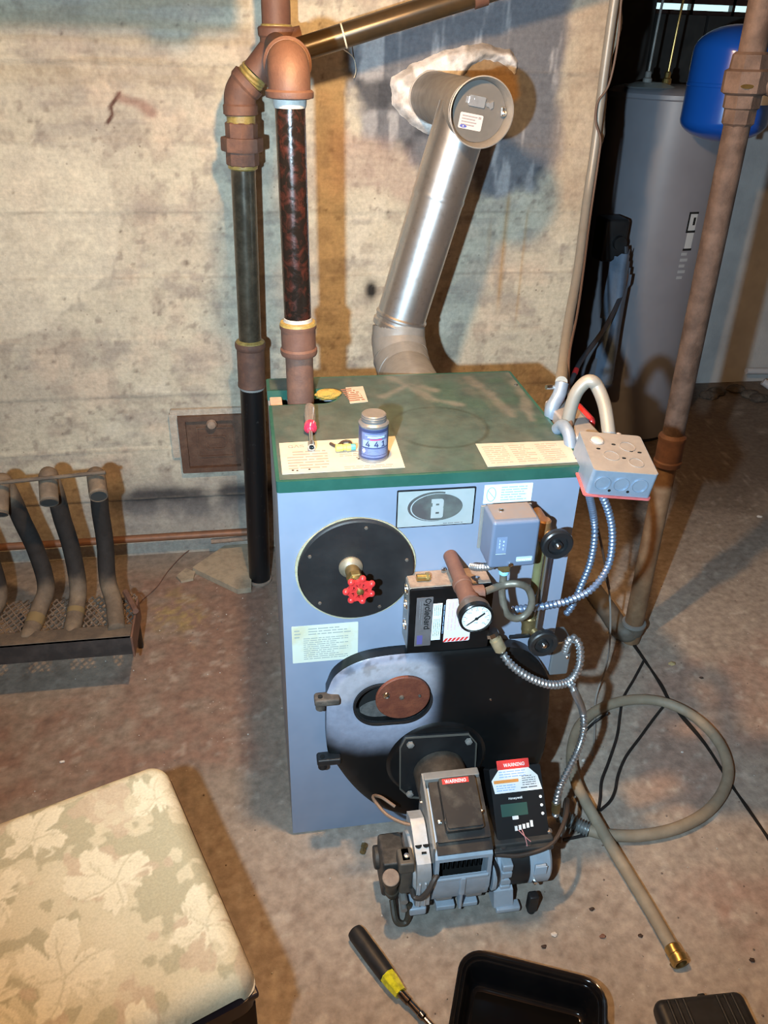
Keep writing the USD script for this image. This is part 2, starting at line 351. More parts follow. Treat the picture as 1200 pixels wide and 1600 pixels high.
rust_plate = M('rusty_port_cover', (0.13, 0.035, 0.02), 0.6, c2=(0.20, 0.06, 0.03), sc=45, bump=0.3, bsc=220)
wood_dark = M('dark_stained_wood', (0.018, 0.010, 0.012), 0.3, c2=(0.03, 0.018, 0.016), sc=20)
wood_raw = M('raw_joist_wood', (0.22, 0.14, 0.075), 0.8, c2=(0.16, 0.09, 0.05), sc=12)
hose = M('tan_rubber_hose', (0.27, 0.225, 0.165), 0.6, c2=(0.33, 0.28, 0.21), sc=30)
rubber = M('black_rubber', (0.012, 0.012, 0.013), 0.5, c2=(0.02, 0.02, 0.022), sc=60)
tray_m = M('black_tray_plastic', (0.006, 0.006, 0.007), 0.11, c2=(0.010, 0.009, 0.009), sc=20)
oil_film = M('oil_film', (0.004, 0.004, 0.004), 0.12, spec=0.15)
yellow_clear = M('clear_yellow_plastic', (0.72, 0.66, 0.03), 0.12, c2=(0.42, 0.40, 0.02), sc=110, coat=0.4)
chrome_d = M('oily_tool_steel', (0.30, 0.25, 0.22), 0.2, metal=1.0, c2=(0.16, 0.13, 0.12), sc=90)
clear_plastic = M('clear_handle_plastic', (0.55, 0.50, 0.47), 0.08, trans=0.75)
can_blue = M('can_label_blue', (0.13, 0.16, 0.30), 0.38, c2=(0.17, 0.20, 0.36), sc=60)
can_dark = M('can_label_dark', (0.035, 0.05, 0.13), 0.38)
can_pale = M('can_label_pale', (0.30, 0.35, 0.50), 0.38)
tin = M('tinplate', (0.36, 0.38, 0.41), 0.3, metal=0.7, c2=(0.32, 0.33, 0.35), sc=50)
copper = M('copper_tube', (0.22, 0.105, 0.06), 0.55, metal=0.2, c2=(0.16, 0.08, 0.05), sc=25)
grate_steel = M('burnt_grate_steel', (0.075, 0.058, 0.045), 0.8, c2=(0.14, 0.105, 0.075), sc=22, bump=0.25, bsc=150)
gratev = MV('sooty_tube_steel', 0.8, 40.0, 0.8, 1.2, 0.2, 150.0, 0.25)
grate_dark = M('sooty_grate_steel', (0.025, 0.022, 0.022), 0.7, c2=(0.05, 0.042, 0.04), sc=30)
iron_door = M('rusty_cleanout_iron', (0.085, 0.045, 0.03), 0.7, c2=(0.13, 0.075, 0.05), sc=30, bump=0.35, bsc=120)
stone_m = M('flat_stone', (0.36, 0.30, 0.22), 0.9, c2=(0.24, 0.20, 0.15), sc=30, bump=0.5, bsc=110)
tank_grey = M('heater_jacket_grey', (0.22, 0.225, 0.26), 0.42, c2=(0.20, 0.20, 0.23), sc=6)
tank_blue = M('blue_tank_enamel', (0.006, 0.075, 0.42), 0.2, coat=0.3)
cream_paint = M('cream_paint', (0.66, 0.60, 0.47), 0.6)
pvc = M('white_pvc', (0.55, 0.56, 0.60), 0.45)
joint_fill = M('tar_joint', (0.010, 0.008, 0.007), 0.7)
dark_wall = M('shade_dark_board', (0.02, 0.017, 0.015), 0.9, c2=(0.04, 0.034, 0.03), sc=8)  # dark tone standing for shade on the far wall
sock = M('white_porcelain', (0.7, 0.7, 0.68), 0.3)
daylight = usdkit.material(stage, '/World/Looks/daylight_pane', {'e': ('emission', {'color': (0.62, 0.95, 0.98), 'strength': 1.3})}, [], surface='e.emission')
bulb_m = usdkit.material(stage, '/World/Looks/bulb_glow', {'e': ('emission', {'color': BULB_COLOR, 'strength': BULB_POWER})}, [], surface='e.emission')
chip_w = M('pale_chip', (0.62, 0.58, 0.54), 0.8)
chip_d = M('dark_crumb', (0.05, 0.03, 0.022), 0.8)
teal = M('teal_plastic', (0.10, 0.36, 0.36), 0.4)
lime = M('yellow_brass_paint', (0.72, 0.58, 0.12), 0.4)

# ================================================================== the setting
WY = 1.13                                   # face of the concrete wall behind the boiler
SEAMS = [0.04 + 0.1695 * k for k in range(12)]

def pxpoly(pts, y=None, z=None, wob=0.0, seed=0):
    q = np.array([P(a, b, y=y, z=z) for a, b in pts]); q = q[:, [0, 2]] if y is not None else q[:, :2]
    return Polygon(q).buffer(0)

def fb(a, b, s, seed, o=5): return fbm(np.stack([a * s, b * s, np.full_like(a, seed * 1.7)], -1), o, seed)

def wall_colour(a, b):
    n1, n2, n3, n4 = fb(a, b, 3.0, 1), fb(a, b, 9, 2), fb(a * 0.35, b * 6.0, 6, 3), fb(a, b, 26, 4)
    c = np.tile(np.array([0.53, 0.485, 0.385]), (len(a), 1))
    c = mixc(c, sstep(0.45, 0.66, n1) * 0.9, (0.405, 0.365, 0.305))
    c = mixc(c, sstep(0.5, 0.68, n2) * 0.7, (0.545, 0.445, 0.35)); c = mixc(c, sstep(0.46, 0.34, n2) * sstep(.42, .6, fb(a, b, 5, 8)) * 0.6, (0.60, 0.555, 0.46))
    c = mixc(c, sstep(0.52, 0.66, n4) * 0.5, (0.31, 0.265, 0.22)); c = mixc(c, sstep(0.60, 0.70, fb(a, b, 48, 9)) * 0.6, (0.24, 0.20, 0.165)); c = mixc(c, sstep(.55, .68, fb(a * .6, b * 1.6, 17, 10)) * .35, (0.26, 0.235, 0.22))
    top = sstep(1.30, 1.42, b) * (a < 0.02)                              # wood grain left by the form boards
    c = mixc(c, top * sstep(0.42, 0.62, n3) * 0.55, (0.36, 0.29, 0.19))
    pale = sdist(pxpoly([(-200, 215), (120, 235), (165, 270), (190, 360), (170, 430), (60, 520), (-200, 560)], y=WY), a, b)
    c = mixc(c, sstep(-0.005, 0.005, pale + (n4 - 0.5) * 0.03) * 0.55, (0.66, 0.61, 0.49))
    sm = np.exp(-((a + 0.29) / 0.05) ** 2 - ((b - 1.09) / 0.045) ** 2) + 0.8 * np.exp(-((a + 0.20) / 0.09) ** 2 - ((b - 0.97) / 0.06) ** 2)
    c = mixc(c, np.clip(sm * (0.3 + n2), 0, 1) * 0.55, (0.33, 0.28, 0.24))
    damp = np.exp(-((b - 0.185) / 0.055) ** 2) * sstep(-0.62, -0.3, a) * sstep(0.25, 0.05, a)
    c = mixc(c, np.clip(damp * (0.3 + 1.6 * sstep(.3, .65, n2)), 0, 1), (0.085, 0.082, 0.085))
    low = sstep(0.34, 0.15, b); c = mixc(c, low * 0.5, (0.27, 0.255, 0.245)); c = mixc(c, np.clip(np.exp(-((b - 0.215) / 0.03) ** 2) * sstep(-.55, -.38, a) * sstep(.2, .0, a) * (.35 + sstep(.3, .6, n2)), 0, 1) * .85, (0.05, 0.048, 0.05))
    # grey mortar smeared round the flue
    tar = sdist(pxpoly([(525, 75), (600, 30), (720, 10), (800, -60), (890, -60), (882, 60), (872, 240), (840, 300), (760, 300), (690, 300), (640, 250), (600, 215), (566, 205), (540, 130)], y=WY), a, b)
    tm_ = sstep(-0.02, 0.02, tar + (n2 - 0.5) * 0.11 + (n4 - 0.5) * 0.05)
    st = fb(a * 5, b * 0.7, 9, 6)
    c = mixc(c, tm_ * 0.95, (0.135, 0.145, 0.170)); c = mixc(c, tm_ * sstep(0.53, 0.64, st) * 0.7, (0.42, 0.42, 0.43)); c = mixc(c, tm_ * sstep(0.47, 0.36, n2) * 0.85, (0.05, 0.054, 0.064))
    pinkb = sdist(pxpoly([(530, 220), (640, 230), (660, 330), (600, 300), (540, 290)], y=WY), a, b)
    c = mixc(c, sstep(-0.03, 0.02, pinkb + (n2 - 0.5) * 0.1) * 0.5, (0.34, 0.24, 0.21))
    rs = sdist(pxpoly([(705, 100), (770, 85), (808, 110), (812, 150), (790, 175), (740, 130)], y=WY), a, b)
    c = mixc(c, sstep(-0.012, 0.012, rs + (n4 - 0.5) * 0.04), (0.27, 0.17, 0.085))
    for x0, w, z0, z1, k in ((0.70, 0.006, 0.75, 1.12, 0.7), (0.76, 0.004, 0.7, 1.08, 0.5), (0.655, 0.004, 0.85, 1.05, 0.35)):
        c = mixc(c, np.exp(-((a - x0 - 0.01 * (n1 - 0.5)) / w) ** 2) * sstep(z0, z0 + 0.1, b) * sstep(z1, z1 - 0.04, b) * k, (0.40, 0.24, 0.10))
    tan = sstep(0.78, 0.86, a) * sstep(0.95, 1.1, b); c = mixc(c, tan * 0.6, (0.44, 0.33, 0.23))
    soot = np.exp(-((a - 0.32) / 0.016) ** 2 - ((b - 0.845) / 0.028) ** 2); c = mixc(c, np.clip(soot * (0.5 + n4) * 1.2, 0, 1), (0.03, 0.028, 0.026))
    crk = LineString([P(*q, y=WY)[[0, 2]] for q in ((168, 192), (176, 178), (172, 168), (186, 146))]).buffer(0.0015)
    c = mixc(c, sstep(-0.006, 0.0, sdist(crk, a, b)), (0.10, 0.05, 0.04))
    red = LineString([P(*q, y=WY)[[0, 2]] for q in ((190, 155), (215, 160), (238, 178))]).buffer(0.006)
    c = mixc(c, sstep(-0.012, 0.004, sdist(red, a, b) + (n4 - .5) * .02) * 0.7, (0.28, 0.16, 0.13))
    for x0, z0, r0 in rng.uniform((-1.0, 0.3, 0.002), (0.9, 1.5, 0.006), (60, 3)):
        c = mixc(c, np.exp(-(((a - x0) / r0) ** 2 + ((b - z0) / r0) ** 2)) * 0.8, (0.13, 0.10, 0.08))
    seam = np.min([np.abs(b - s - 0.004 * (n1 - 0.5)) for s in SEAMS], 0)
    c = mixc(c, sstep(0.0035, 0.0, seam) * sstep(0.4, 0.6, n2) * 0.5, (0.25, 0.21, 0.17))
    return np.clip(c, 0.004, 0.85)

def wall_sheet(A, B):
    a, b = A.ravel(), B.ravel()
    d = (fb(a, b, 2.2, 11) - 0.5) * 0.012 + (fb(a, b, 14, 12) - 0.5) * 0.004
    k = np.floor((b - 0.04) / 0.1695); d += ((k * 0.618) % 1.0 - 0.5) * 0.005                 # each board stood a little proud or back
    seam = np.min([np.abs(b - s) for s in SEAMS], 0); d += 0.003 * sstep(0.005, 0.0, seam)
    edge = 0.952 + (fb(np.full_like(b, 0.3), b, 16, 13) - 0.5) * 0.035
    y = WY - d; a2 = np.where(a > 0.93, 0.93 + (a - 0.93) * (edge - 0.93) / 0.03, a)
    y += 0.02 * sstep(0.945, 0.965, a)
    return np.stack([a2, y, b], -1).reshape(A.shape + (3,))

xs = np.unique(np.r_[np.arange(-2.6, -1.0, 0.05), np.arange(-1.0, 0.961, 0.006), 0.93, 0.94, 0.95, 0.96]); zs = np.unique(np.r_[np.arange(0, 1.6, 0.006), np.arange(1.6, 2.06, 0.05)])
ws, wa, wb = grid(xs, zs, wall_sheet)
wback = put('wall_back', ws, concrete, col=wall_colour(wa, wb), kind='structure')
put('wall_core', cat([bx(-2.6, 0.935, WY + 0.02, WY + 0.22, 0, 2.05), bx(0.90, 0.94, WY + 0.012, WY + 0.22, 0, 2.05)]), M('wall_core_concrete', (0.36, 0.32, 0.28), 0.9, bump=0.4), wback)
pp = pxpoly([(607, 118), (640, 100), (690, 72), (750, 62), (800, 70), (815, 95), (806, 118), (780, 104), (756, 96), (735, 110), (720, 130), (735, 215), (700, 222), (668, 214), (636, 200), (610, 165)], y=WY)
x0, z0, x1, z1 = pp.bounds
def patch(A, B):
    a, b = A.ravel(), B.ravel(); n = fb(a, b, 22, 21)
    h = sstep(-0.004, 0.022, sdist(pp, a, b) + (n - 0.5) * 0.03)
    return np.stack([a, WY + 0.012 - h * (0.030 + 0.022 * fb(a, b, 30, 22)), b], -1).reshape(A.shape + (3,))
pm, pa, pb = grid(np.arange(x0 - .02, x1 + .02, 0.004), np.arange(z0 - .02, z1 + .02, 0.004), patch)
pc = np.tile(np.array([0.78, 0.75, 0.73]), (len(pa), 1)); pn = fb(pa, pb, 20, 23)
pc = mixc(pc, sstep(0.5, 0.62, pn) * sstep(0.36, 0.42, pa) * 0.8, (0.30, 0.26, 0.22)); pc = mixc(pc, sstep(0.56, 0.66, fb(pa, pb, 50, 25)) * 0.4, (0.4, 0.33, 0.28))
put('plaster_patch', pm, plaster, wback, 'off-white lumpy plaster round the flue', col=pc)

# cleanout door low in the wall
a0, a1, b0, b1 = -0.253, -0.065, 0.302, 0.488
cd = thing('door_1', None, None, (-0.16, WY - 0.01, b0), kind='structure')
put('cleanout_frame', front(rect(a0, b0, a1, b1, .004).difference(rect(a0 + .022, b0 + .016, a1 - .012, b1 - .016)), WY - 0.002, 0.022), iron_door, cd)
put('cleanout_panel', cat([front(rect(a0 + .022, b0 + .016, a1 - .012, b1 - .016), WY + 0.004, 0.012), front(rect(a0 + .05, b0 + .045, a1 - .03, b1 - .04, .003).difference(rect(a0 + .055, b0 + .05, a1 - .035, b1 - .045, .003)), WY - 0.008, 0.004), front(rect(a0 + .075, b0 + .07, a1 - .05, b1 - .07, .01).difference(rect(a0 + .08, b0 + .075, a1 - .055, b1 - .075, .01)), WY - 0.008, 0.003)]), iron_door, cd)
put('latch_knob', lathe([(0.012, 0), (0.016, .006), (0.012, .014), (0, .016)], (-0.155, WY - .02, b1 - .026), -Y, 14), dusty_brown, cd)
put('mortar_surround', cat([front(rect(a0 - .024, b0 + .05, a0, b1 + .006, .004), WY + .002, .016), front(rect(a0 - .02, b1, a1 + .03, b1 + .018, .006), WY + .002, .014)]), M('mortar_edge', (0.40, 0.35, 0.29), 0.95, c2=(0.52, 0.47, 0.4), sc=60, bump=0.6), cd)

# floor
def floor_colour(a, b):
    n1, n2, n3, n4 = fb(a, b, 2.4, 31), fb(a, b, 8, 32), fb(a, b, 24, 33), fb(a, b, 60, 34)
    c = np.tile(np.array([0.30, 0.255, 0.215]), (len(a), 1))
    c = mixc(c, sstep(0.45, 0.65, n2) * 0.5, (0.36, 0.315, 0.27))
    redz = np.zeros_like(a)
    for poly, k in (([(200, 900), (420, 880), (430, 1130), (420, 1200), (300, 1200), (-200, 1320), (-200, 1090), (200, 1100)], 1.0), ([(1010, 1040), (1110, 1020), (1190, 980), (1300, 1050), (1200, 1180), (1130, 1160), (1110, 1260), (1000, 1260)], 0.6), ([(1060, 1380), (1300, 1370), (1300, 1470), (1090, 1490)], 0.8)):
        redz = np.maximum(redz, k * sstep(-0.05, 0.05, sdist(pxpoly(poly, z=0), a, b) + (n2 - 0.5) * 0.2))
    c = mixc(c, np.clip(redz * sstep(0.25, 0.6, n3 * 0.5 + n1 * 0.5) * 1.15, 0, 1), (0.27, 0.18, 0.145))
    grey = sstep(-0.06, 0.05, sdist(pxpoly([(440, 1310), (640, 1280), (880, 1300), (920, 1380), (860, 1470), (640, 1500), (560, 1420)], z=0), a, b) + (n2 - .5) * .15)
    c = mixc(c, grey * 0.55, (0.27, 0.25, 0.225))
    burner_shade = sstep(-0.03, 0.03, sdist(pxpoly([(590, 1390), (640, 1400), (860, 1430), (850, 1460), (700, 1470), (640, 1500), (600, 1440)], z=0), a, b) + (n3 - .5) * .12)  # bluish shadow of the burner painted into the floor colour
    c = mixc(c, burner_shade * 0.45, (0.20, 0.22, 0.21))
    saw = sstep(-0.02, 0.08, sdist(pxpoly([(222, 935), (300, 920), (330, 960), (300, 1000), (225, 1000)], z=0), a, b) + (n3 - .5) * .2)
    c = mixc(c, saw * sstep(.4, .6, n4) * 0.8, (0.42, 0.33, 0.14))
    far_shade = sstep(-0.05, 0.1, sdist(pxpoly([(840, 590), (1240, 590), (1240, 760), (1180, 800), (900, 800)], z=0), a, b) + (n2 - .5) * .3)  # unlit floor behind the pole, its darkness painted into the colour
    c = mixc(c, far_shade * 0.6, (0.13, 0.095, 0.07))
    side = sstep(0.05, 0.0, np.abs(a + 0.03)) * sstep(0.0, 0.1, b) * sstep(0.9, 0.6, b); c = mixc(c, side * 0.5, (0.22, 0.19, 0.165))  # shadow strip left of the boiler painted into the floor colour
    c = mixc(c, sstep(0.56, 0.68, n4) * 0.4, (0.16, 0.12, 0.10)); c = mixc(c, sstep(0.62, 0.72, fb(a, b, 45, 36)) * 0.5, (0.46, 0.42, 0.37))
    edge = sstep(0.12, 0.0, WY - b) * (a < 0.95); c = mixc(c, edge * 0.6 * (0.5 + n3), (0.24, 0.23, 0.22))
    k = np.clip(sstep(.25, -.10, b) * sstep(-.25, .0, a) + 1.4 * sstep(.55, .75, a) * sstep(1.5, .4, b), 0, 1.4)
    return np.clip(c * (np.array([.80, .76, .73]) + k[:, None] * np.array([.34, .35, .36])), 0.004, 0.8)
fx = np.unique(np.r_[np.arange(-2.6, -1.0, 0.05), np.arange(-1.0, 2.0, 0.01), np.arange(2.0, 3.6, 0.05)]); fy = np.unique(np.r_[np.arange(-3.0, -0.7, 0.05), np.arange(-0.7, 1.3, 0.01), np.arange(1.3, 2.6, 0.04)])
fm, fa, fbb = grid(fx, fy, lambda A, B: np.stack([A, B, np.minimum(0, (fbm(np.stack([A * 3, B * 3, A * 0], -1), 4, 41) - 0.62) * 0.006)], -1))
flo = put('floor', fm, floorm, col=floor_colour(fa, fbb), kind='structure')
jl = np.array([P(*q, z=0.0015) for q in ((990, 1006), (1030, 1065), (1050, 1100), (1100, 1160), (1140, 1222), (1170, 1265), (1215, 1330))])
jl = spline(jl, 8); jw = 0.006 * (0.6 + noise(np.c_[jl * 30], 3)); tn = np.gradient(jl, axis=0); tn /= np.linalg.norm(tn, axis=1)[:, None]; nn = np.c_[-tn[:, 1], tn[:, 0], 0 * tn[:, 0]]
put('joint_filler', ext(Polygon(np.vstack([jl + nn * jw[:, None] * .6, (jl - nn * jw[:, None] * .6)[::-1]])[:, :2]), (0, 0, -0.002), X, Y, 0.0045), joint_fill, flo, 'black filled joint across the floor')

# rest of the cellar
far_c = M('far_concrete', (0.52, 0.52, 0.52), 0.85, c2=(0.40, 0.40, 0.41), sc=5, bump=0.4, bsc=60)
FY = 2.40
put('ceiling', bx(-2.6, 3.6, -3.0, 2.6, 2.05, 2.10), wood_raw, kind='structure')
put('wall_left', bx(-2.7, -2.6, -3.0, WY + .2, 0, 2.05), far_c, kind='structure')
put('wall_right', bx(3.6, 3.7, -3.0, 2.6, 0, 2.05), far_c, kind='structure')
put('wall_front', bx(-2.7, 3.7, -3.1, -3.0, 0, 2.05), far_c, kind='structure')
wo = [P(*q, y=FY) for q in ((1012, 4), (1195, 22))]; wx0, wx1, wz0, wz1 = 1.62, 2.30, 1.574, 1.634
wf = put('wall_far', cat([ext(sbox(0.9, 0, 3.6, 2.05).difference(sbox(wx0, wz0, wx1, wz1)), (0, FY + .12, 0), X, Z, .12)]), far_c, kind='structure')
w1 = thing('window_1', None, None, ((wx0 + wx1) / 2, FY, wz0), kind='structure')
put('window_frame', cat([front(sbox(wx0, wz0, wx1, wz1).difference(sbox(wx0 + .02, wz0 + .018, wx1 - .02, wz1 - .02)), FY + .06, .03)] + [bx(x - .006, x + .006, FY + .03, FY + .06, wz0, wz1) for x in (1.80, 1.98, 2.10, 2.18)]), wood_dark, w1)
put('daylight', front(sbox(wx0 + .01, wz0 + .01, wx1 - .01, wz1 - .01), FY + .10, .004), daylight, w1)
put('pane', front(sbox(wx0 + .015, wz0 + .015, wx1 - .015, wz1 - .015), FY + .055, .003), usdkit.material(stage, '/World/Looks/window_glass', {'t': ('transparent_bsdf', {}), 'g': ('glossy_bsdf', {'roughness': 0.03}), 'f': ('fresnel', {'IOR': 1.45}), 'm': ('mix_closure', {})}, [('f.fac', 'm.fac'), ('t.BSDF', 'm.closure1'), ('g.BSDF', 'm.closure2')], surface='m.closure'), w1)
for k, (xa, xb, za, zb) in enumerate(((1.00, 1.42, 0.0, 2.05), (1.43, 1.62, 1.15, 2.05), (1.63, 1.84, 1.20, 1.575), (1.85, 2.06, 1.24, 1.575))):  # dark boards added where the far wall lies in shade
    put('shade_trim_1' if k == 0 else f'shade_trim_{k + 1}', bx(xa, xb, FY - .03, FY - .002, za, zb, .003), dark_wall, kind='structure')
put('shade_trim_5', bx(1.40, 2.10, FY - .045, FY - .03, 1.30, 1.318, .002), dark_wall, kind='structure')

# beam added out of view; it cuts the bulb's light off the top of the wall
bm = thing('light_blocker', 'added unseen beam under the ceiling, above the left part of the wall', 'blocker', (-0.9, 0.6, 1.57))
put('blocker_bar', bx(-2.0, 0.035, 0.56, 0.64, 1.568, 2.05, .004), wood_raw, bm)
put('shadow_notch', bx(-0.075, -0.02, 0.565, 0.635, 1.552, 1.575, .006), wood_raw, bm)  # lip added to put the notch into the shadow edge on the wall
lp = thing('ceiling_lamp', 'bare warm light bulb in a porcelain socket above the boiler', 'lamp', BULB + [0, 0, .12])
put('bulb', lathe([(BULB_R * math.sin(t), -BULB_R * math.cos(t)) for t in np.linspace(0.02, PI - .35, 12)], BULB, Z, 18), bulb_m, lp)
put('socket', lathe([(0.014, .026), (0.02, .04), (0.024, .09), (0.03, .1), (0, .105)], BULB, Z, 18), sock, lp)
put('stem', cyl(BULB + [0, 0, .10], (BULB[0], BULB[1], 2.05), .005), black_plastic, lp)

# ================================================================== boiler
BW, BD, BH = 0.52, 0.4426, 0.8548
LZ = BH                                        # top of the lid
bo = thing('boiler', 'grey and green cast-iron oil boiler standing in front of the wall', 'boiler', (BW / 2, BD / 2, 0))
jx1 = 0.514
fp = rect(0.0015, 0.006, jx1, BH - 0.021)
put('front_panel', front(fp, 0.014, 0.014), jacket, bo)
put('side_panel', bx(0.0015, 0.012, 0.0145, BD - .005, 0.004, BH - 0.021), jacket_side, bo)
put('side_panel', bx(jx1 - .0105, jx1, 0.0145, BD - .005, 0.004, BH - 0.021), jacket_side, bo)
put('back_panel', bx(0.0125, jx1 - .011, BD - .012, BD - .005, 0.004, BH - 0.021), jacket_side, bo)
slot = unary_union([sbox(-0.05, 0.303, 0.10, 0.376), disc(0.10, 0.3395, 0.0365)])
lid = rect(0, -0.006, BW, BD, 0.006).difference(slot)
lm, la, lb = None, None, None
def lid_mesh():
    gx, gy = np.arange(0.006, BW - .004, .004), np.arange(0.0, BD - .004, .004)
    m, a, b = grid(gx, gy, lambda A, B: np.stack([A, B, np.full_like(A, LZ)], -1))
    keep = lid.buffer(-.002); ok = inside(keep, a, b); f = np.array(m.faces); f = f[ok[f].all(1)]
    c = np.tile(np.array([0.048, 0.080, 0.075]), (len(a), 1)); n1, n2, n3 = fb(a, b, 9, 51), fb(a, b, 30, 52), fb(a * 3, b * .8, 14, 53)
    c = mixc(c, sstep(.45, .65, n1) * .6, (0.078, 0.096, 0.085)); c = mixc(c, sstep(.5, .68, n2) * .35, (0.085, 0.09, 0.085))
    c = mixc(c, sstep(.5, .3, n1) * sstep(.2, .5, a) * .6, (0.03, 0.085, 0.055))
    for q in (((730, 590), (770, 620), (800, 650)), ((800, 585), (820, 625), (830, 655)), ((680, 610), (640, 600), (600, 620)), ((600, 585), (680, 625), (720, 632))):
        l = LineString([P(*k, z=LZ)[:2] for k in q]).buffer(.004); c = mixc(c, sstep(-.012, .003, sdist(l, a, b) + (n2 - .5) * .03) * .55, (0.17, 0.165, 0.15))
    ring = np.abs(np.hypot(a - 0.305, b - 0.175) - 0.088); c = mixc(c, sstep(.006, .001, ring) * sstep(.3, .55, n1) * .7, (0.02, 0.028, 0.018))
    c = mixc(c, sstep(.5, .75, n3) * .3, (0.11, 0.11, 0.095))
    return trimesh.Trimesh(np.array(m.vertices), f, process=False), c
lm, lc = lid_mesh()
lidp = put('top_panel', ext(lid, (0, 0, LZ - .0205), X, Y, 0.0202), green_lip, bo)
put('dusty_top', trimesh.Trimesh(np.array(lm.vertices) + [0, 0, .0001], lm.faces, process=False), green_top, lidp, col=lc)
put('insulation', bx(0.02, 0.20, 0.28, 0.40, 0.70, 0.805, .01), ins_y, bo, 'yellow fibre packing under the lid')
tuft = trimesh.creation.icosphere(4, 1.0); tv = np.array(tuft.vertices); tv *= (1 + .35 * (fbm(tv * 3 + 5, 4, 5) - .5))[:, None]; tv = tv * [0.026, 0.013, 0.011] + [0.118, 0.342, LZ + .002]
put('insulation_tuft', trimesh.Trimesh(tv, tuft.faces), ins_y, bo, 'yellow fibre tuft sticking out of the lid opening')
put('packing_board', bx(0.004, 0.028, 0.306, 0.374, LZ - .05, LZ - .012, .002), ins_b, bo)
for k in ((0.508, 0.36, LZ), (0.51, 0.02, LZ)): put('lid_screw', lathe([(.004, 0), (.0035, .002), (0, .003)], k, Z, 10), bright, bo)
# labels lying on the lid
def sheet(name, px, mat, label, rows=0, inkm=ink_p, parent=bo, seed=1, **k):
    q = np.array([P(*p, z=LZ)[:2] for p in px]); m = ext(Polygon(q), (0, 0, LZ + .0003), X, Y, .0006)
    s = put(name, m, mat, parent, label)
    if rows:
        o = q[3]; u = (q[2] - q[3]); w = np.linalg.norm(u); u = np.r_[u / w, 0]; v = np.cross(Z, u); h = abs((q[0] - q[3]) @ v[:2])
        put('print', print_lines(np.r_[o, LZ + .0009] + u * w * .06 + v * h * .08, u, v, w * .88, h * .84, rows, seed=seed, **k), inkm, s)
    return s, q
l1, q1 = sheet('paper_label', [(436, 693), (617, 682), (633, 731), (441, 742)], paper_c, 'large cream notice under the can')
u1 = np.r_[(q1[2] - q1[3]) / np.linalg.norm(q1[2] - q1[3]), 0]; v1 = np.cross(Z, u1); o1 = np.r_[q1[3], LZ + .0009]
for g_ in ((.022, .062, .065, .02, 2, 4), (.012, .012, .075, .05, 5, 5), (.102, .004, .09, .012, 2, 6), (.1, .05, .05, .02, 3, 9)): put('print', print_lines(o1 + u1 * g_[0] + v1 * g_[1], u1, v1, g_[2], g_[3], g_[4], seed=g_[5]), ink_f, l1)
put('heading', letters('GAS', .010, o1 + u1 * .030 + v1 * .094, u1, v1, .0004), ink_f, l1)
put('scuff', ext(shapely.MultiPolygon([disc(*(o1 + u1 * a + v1 * b)[:2], r, 3) for a, b, r in ((.018, .012, .0022), (.025, .010, .0018), (.045, .012, .002), (.13, .04, .002), (.128, .045, .0012))]), (0, 0, LZ + .0009), X, Y, .0003), chip_d, l1)
l2, q2 = sheet('paper_label', [(743, 694), (885, 689), (905, 722), (762, 730)], paper_c, 'cream specification label at the lid\'s right corner', 0)
u2 = np.r_[(q2[2] - q2[3]) / np.linalg.norm(q2[2] - q2[3]), 0]; v2 = np.cross(Z, u2); o2 = np.r_[q2[3], LZ + .0009]
fr_ = M('faded_red_print', (0.44, 0.30, 0.24), .6)
for k in range(3): put('print', print_lines(o2 + u2 * (.01 + .048 * k) + v2 * .008, u2, v2, .044, .068, 9, seed=20 + k), fr_, l2)
sheet('paper_label', [(540, 606), (567, 604), (575, 628), (547, 631)], paper_c, 'small cream warning label by the steam pipe', 7, M('brown_print', (0.30, 0.14, 0.09), .6), thick=.5, fill=.98)
# front: round cover plate
cc = (0.1295, 0.677)
rg = np.array([[cc[0] + .1045 * math.cos(t) * (1 + .012 * math.sin(5 * t)), cc[1] - .003 + .1045 * math.sin(t) * (1 + .01 * math.cos(7 * t))] for t in np.linspace(0, 2 * PI, 60, endpoint=False)])
put('gasket_ring', front(Polygon(rg), 0.0005, .004), M('gasket_cement', (0.40, 0.37, 0.25), .8, c2=(.3, .27, .17), sc=40, bump=.4), bo, 'pale cement ring behind the round cover')
cp = put('cover_plate', lathe([(.1005, 0), (.1005, .007), (.098, .009), (0, .0095)], (cc[0], -.0035, cc[1]), -Y, 56), black_matt, bo, 'round black cover plate')
for t in (.2, 1.4, 2.7, 3.9, 5.2): put('bolt', lathe([(.0035, 0), (.003, .002), (0, .0025)], (cc[0] + .088 * math.cos(t), -.013, cc[1] + .088 * math.sin(t)), -Y, 6), cast_iron, cp)
# nameplate
q = np.array([P(*k, y=0)[[0, 2]] for k in ((618, 766), (741, 760), (743, 816), (622, 826))]); na, nb = q[:, 0].min(), q[:, 1].min(); nw, nh = q[1, 0] - q[0, 0] + .004, .0735
nz0 = .752; nx0 = .1965
npl = put('nameplate', front(rect(nx0, nz0, nx0 + .134, nz0 + .0725, .002), 0, .0016), black_plastic, bo, 'framed nameplate with an oval emblem')
put('plate_face', front(rect(nx0 + .002, nz0 + .002, nx0 + .1315, nz0 + .070, .0015), -.0016, .0008), plate_silver, npl)
ox, oz = nx0 + .069, nz0 + .0375
put('emblem_oval', front(oval(ox, oz, .0435, .0255, 14), -.0024, .0008), oval_dark, npl)
put('emblem_ring', front(oval(ox - .003, oz + .0015, .0475, .0285, 14).difference(oval(ox - .0005, oz, .0455, .0268, 14)).difference(sbox(ox + .012, 0, 1, 1)), -.0024, .0006), oval_dark, npl)
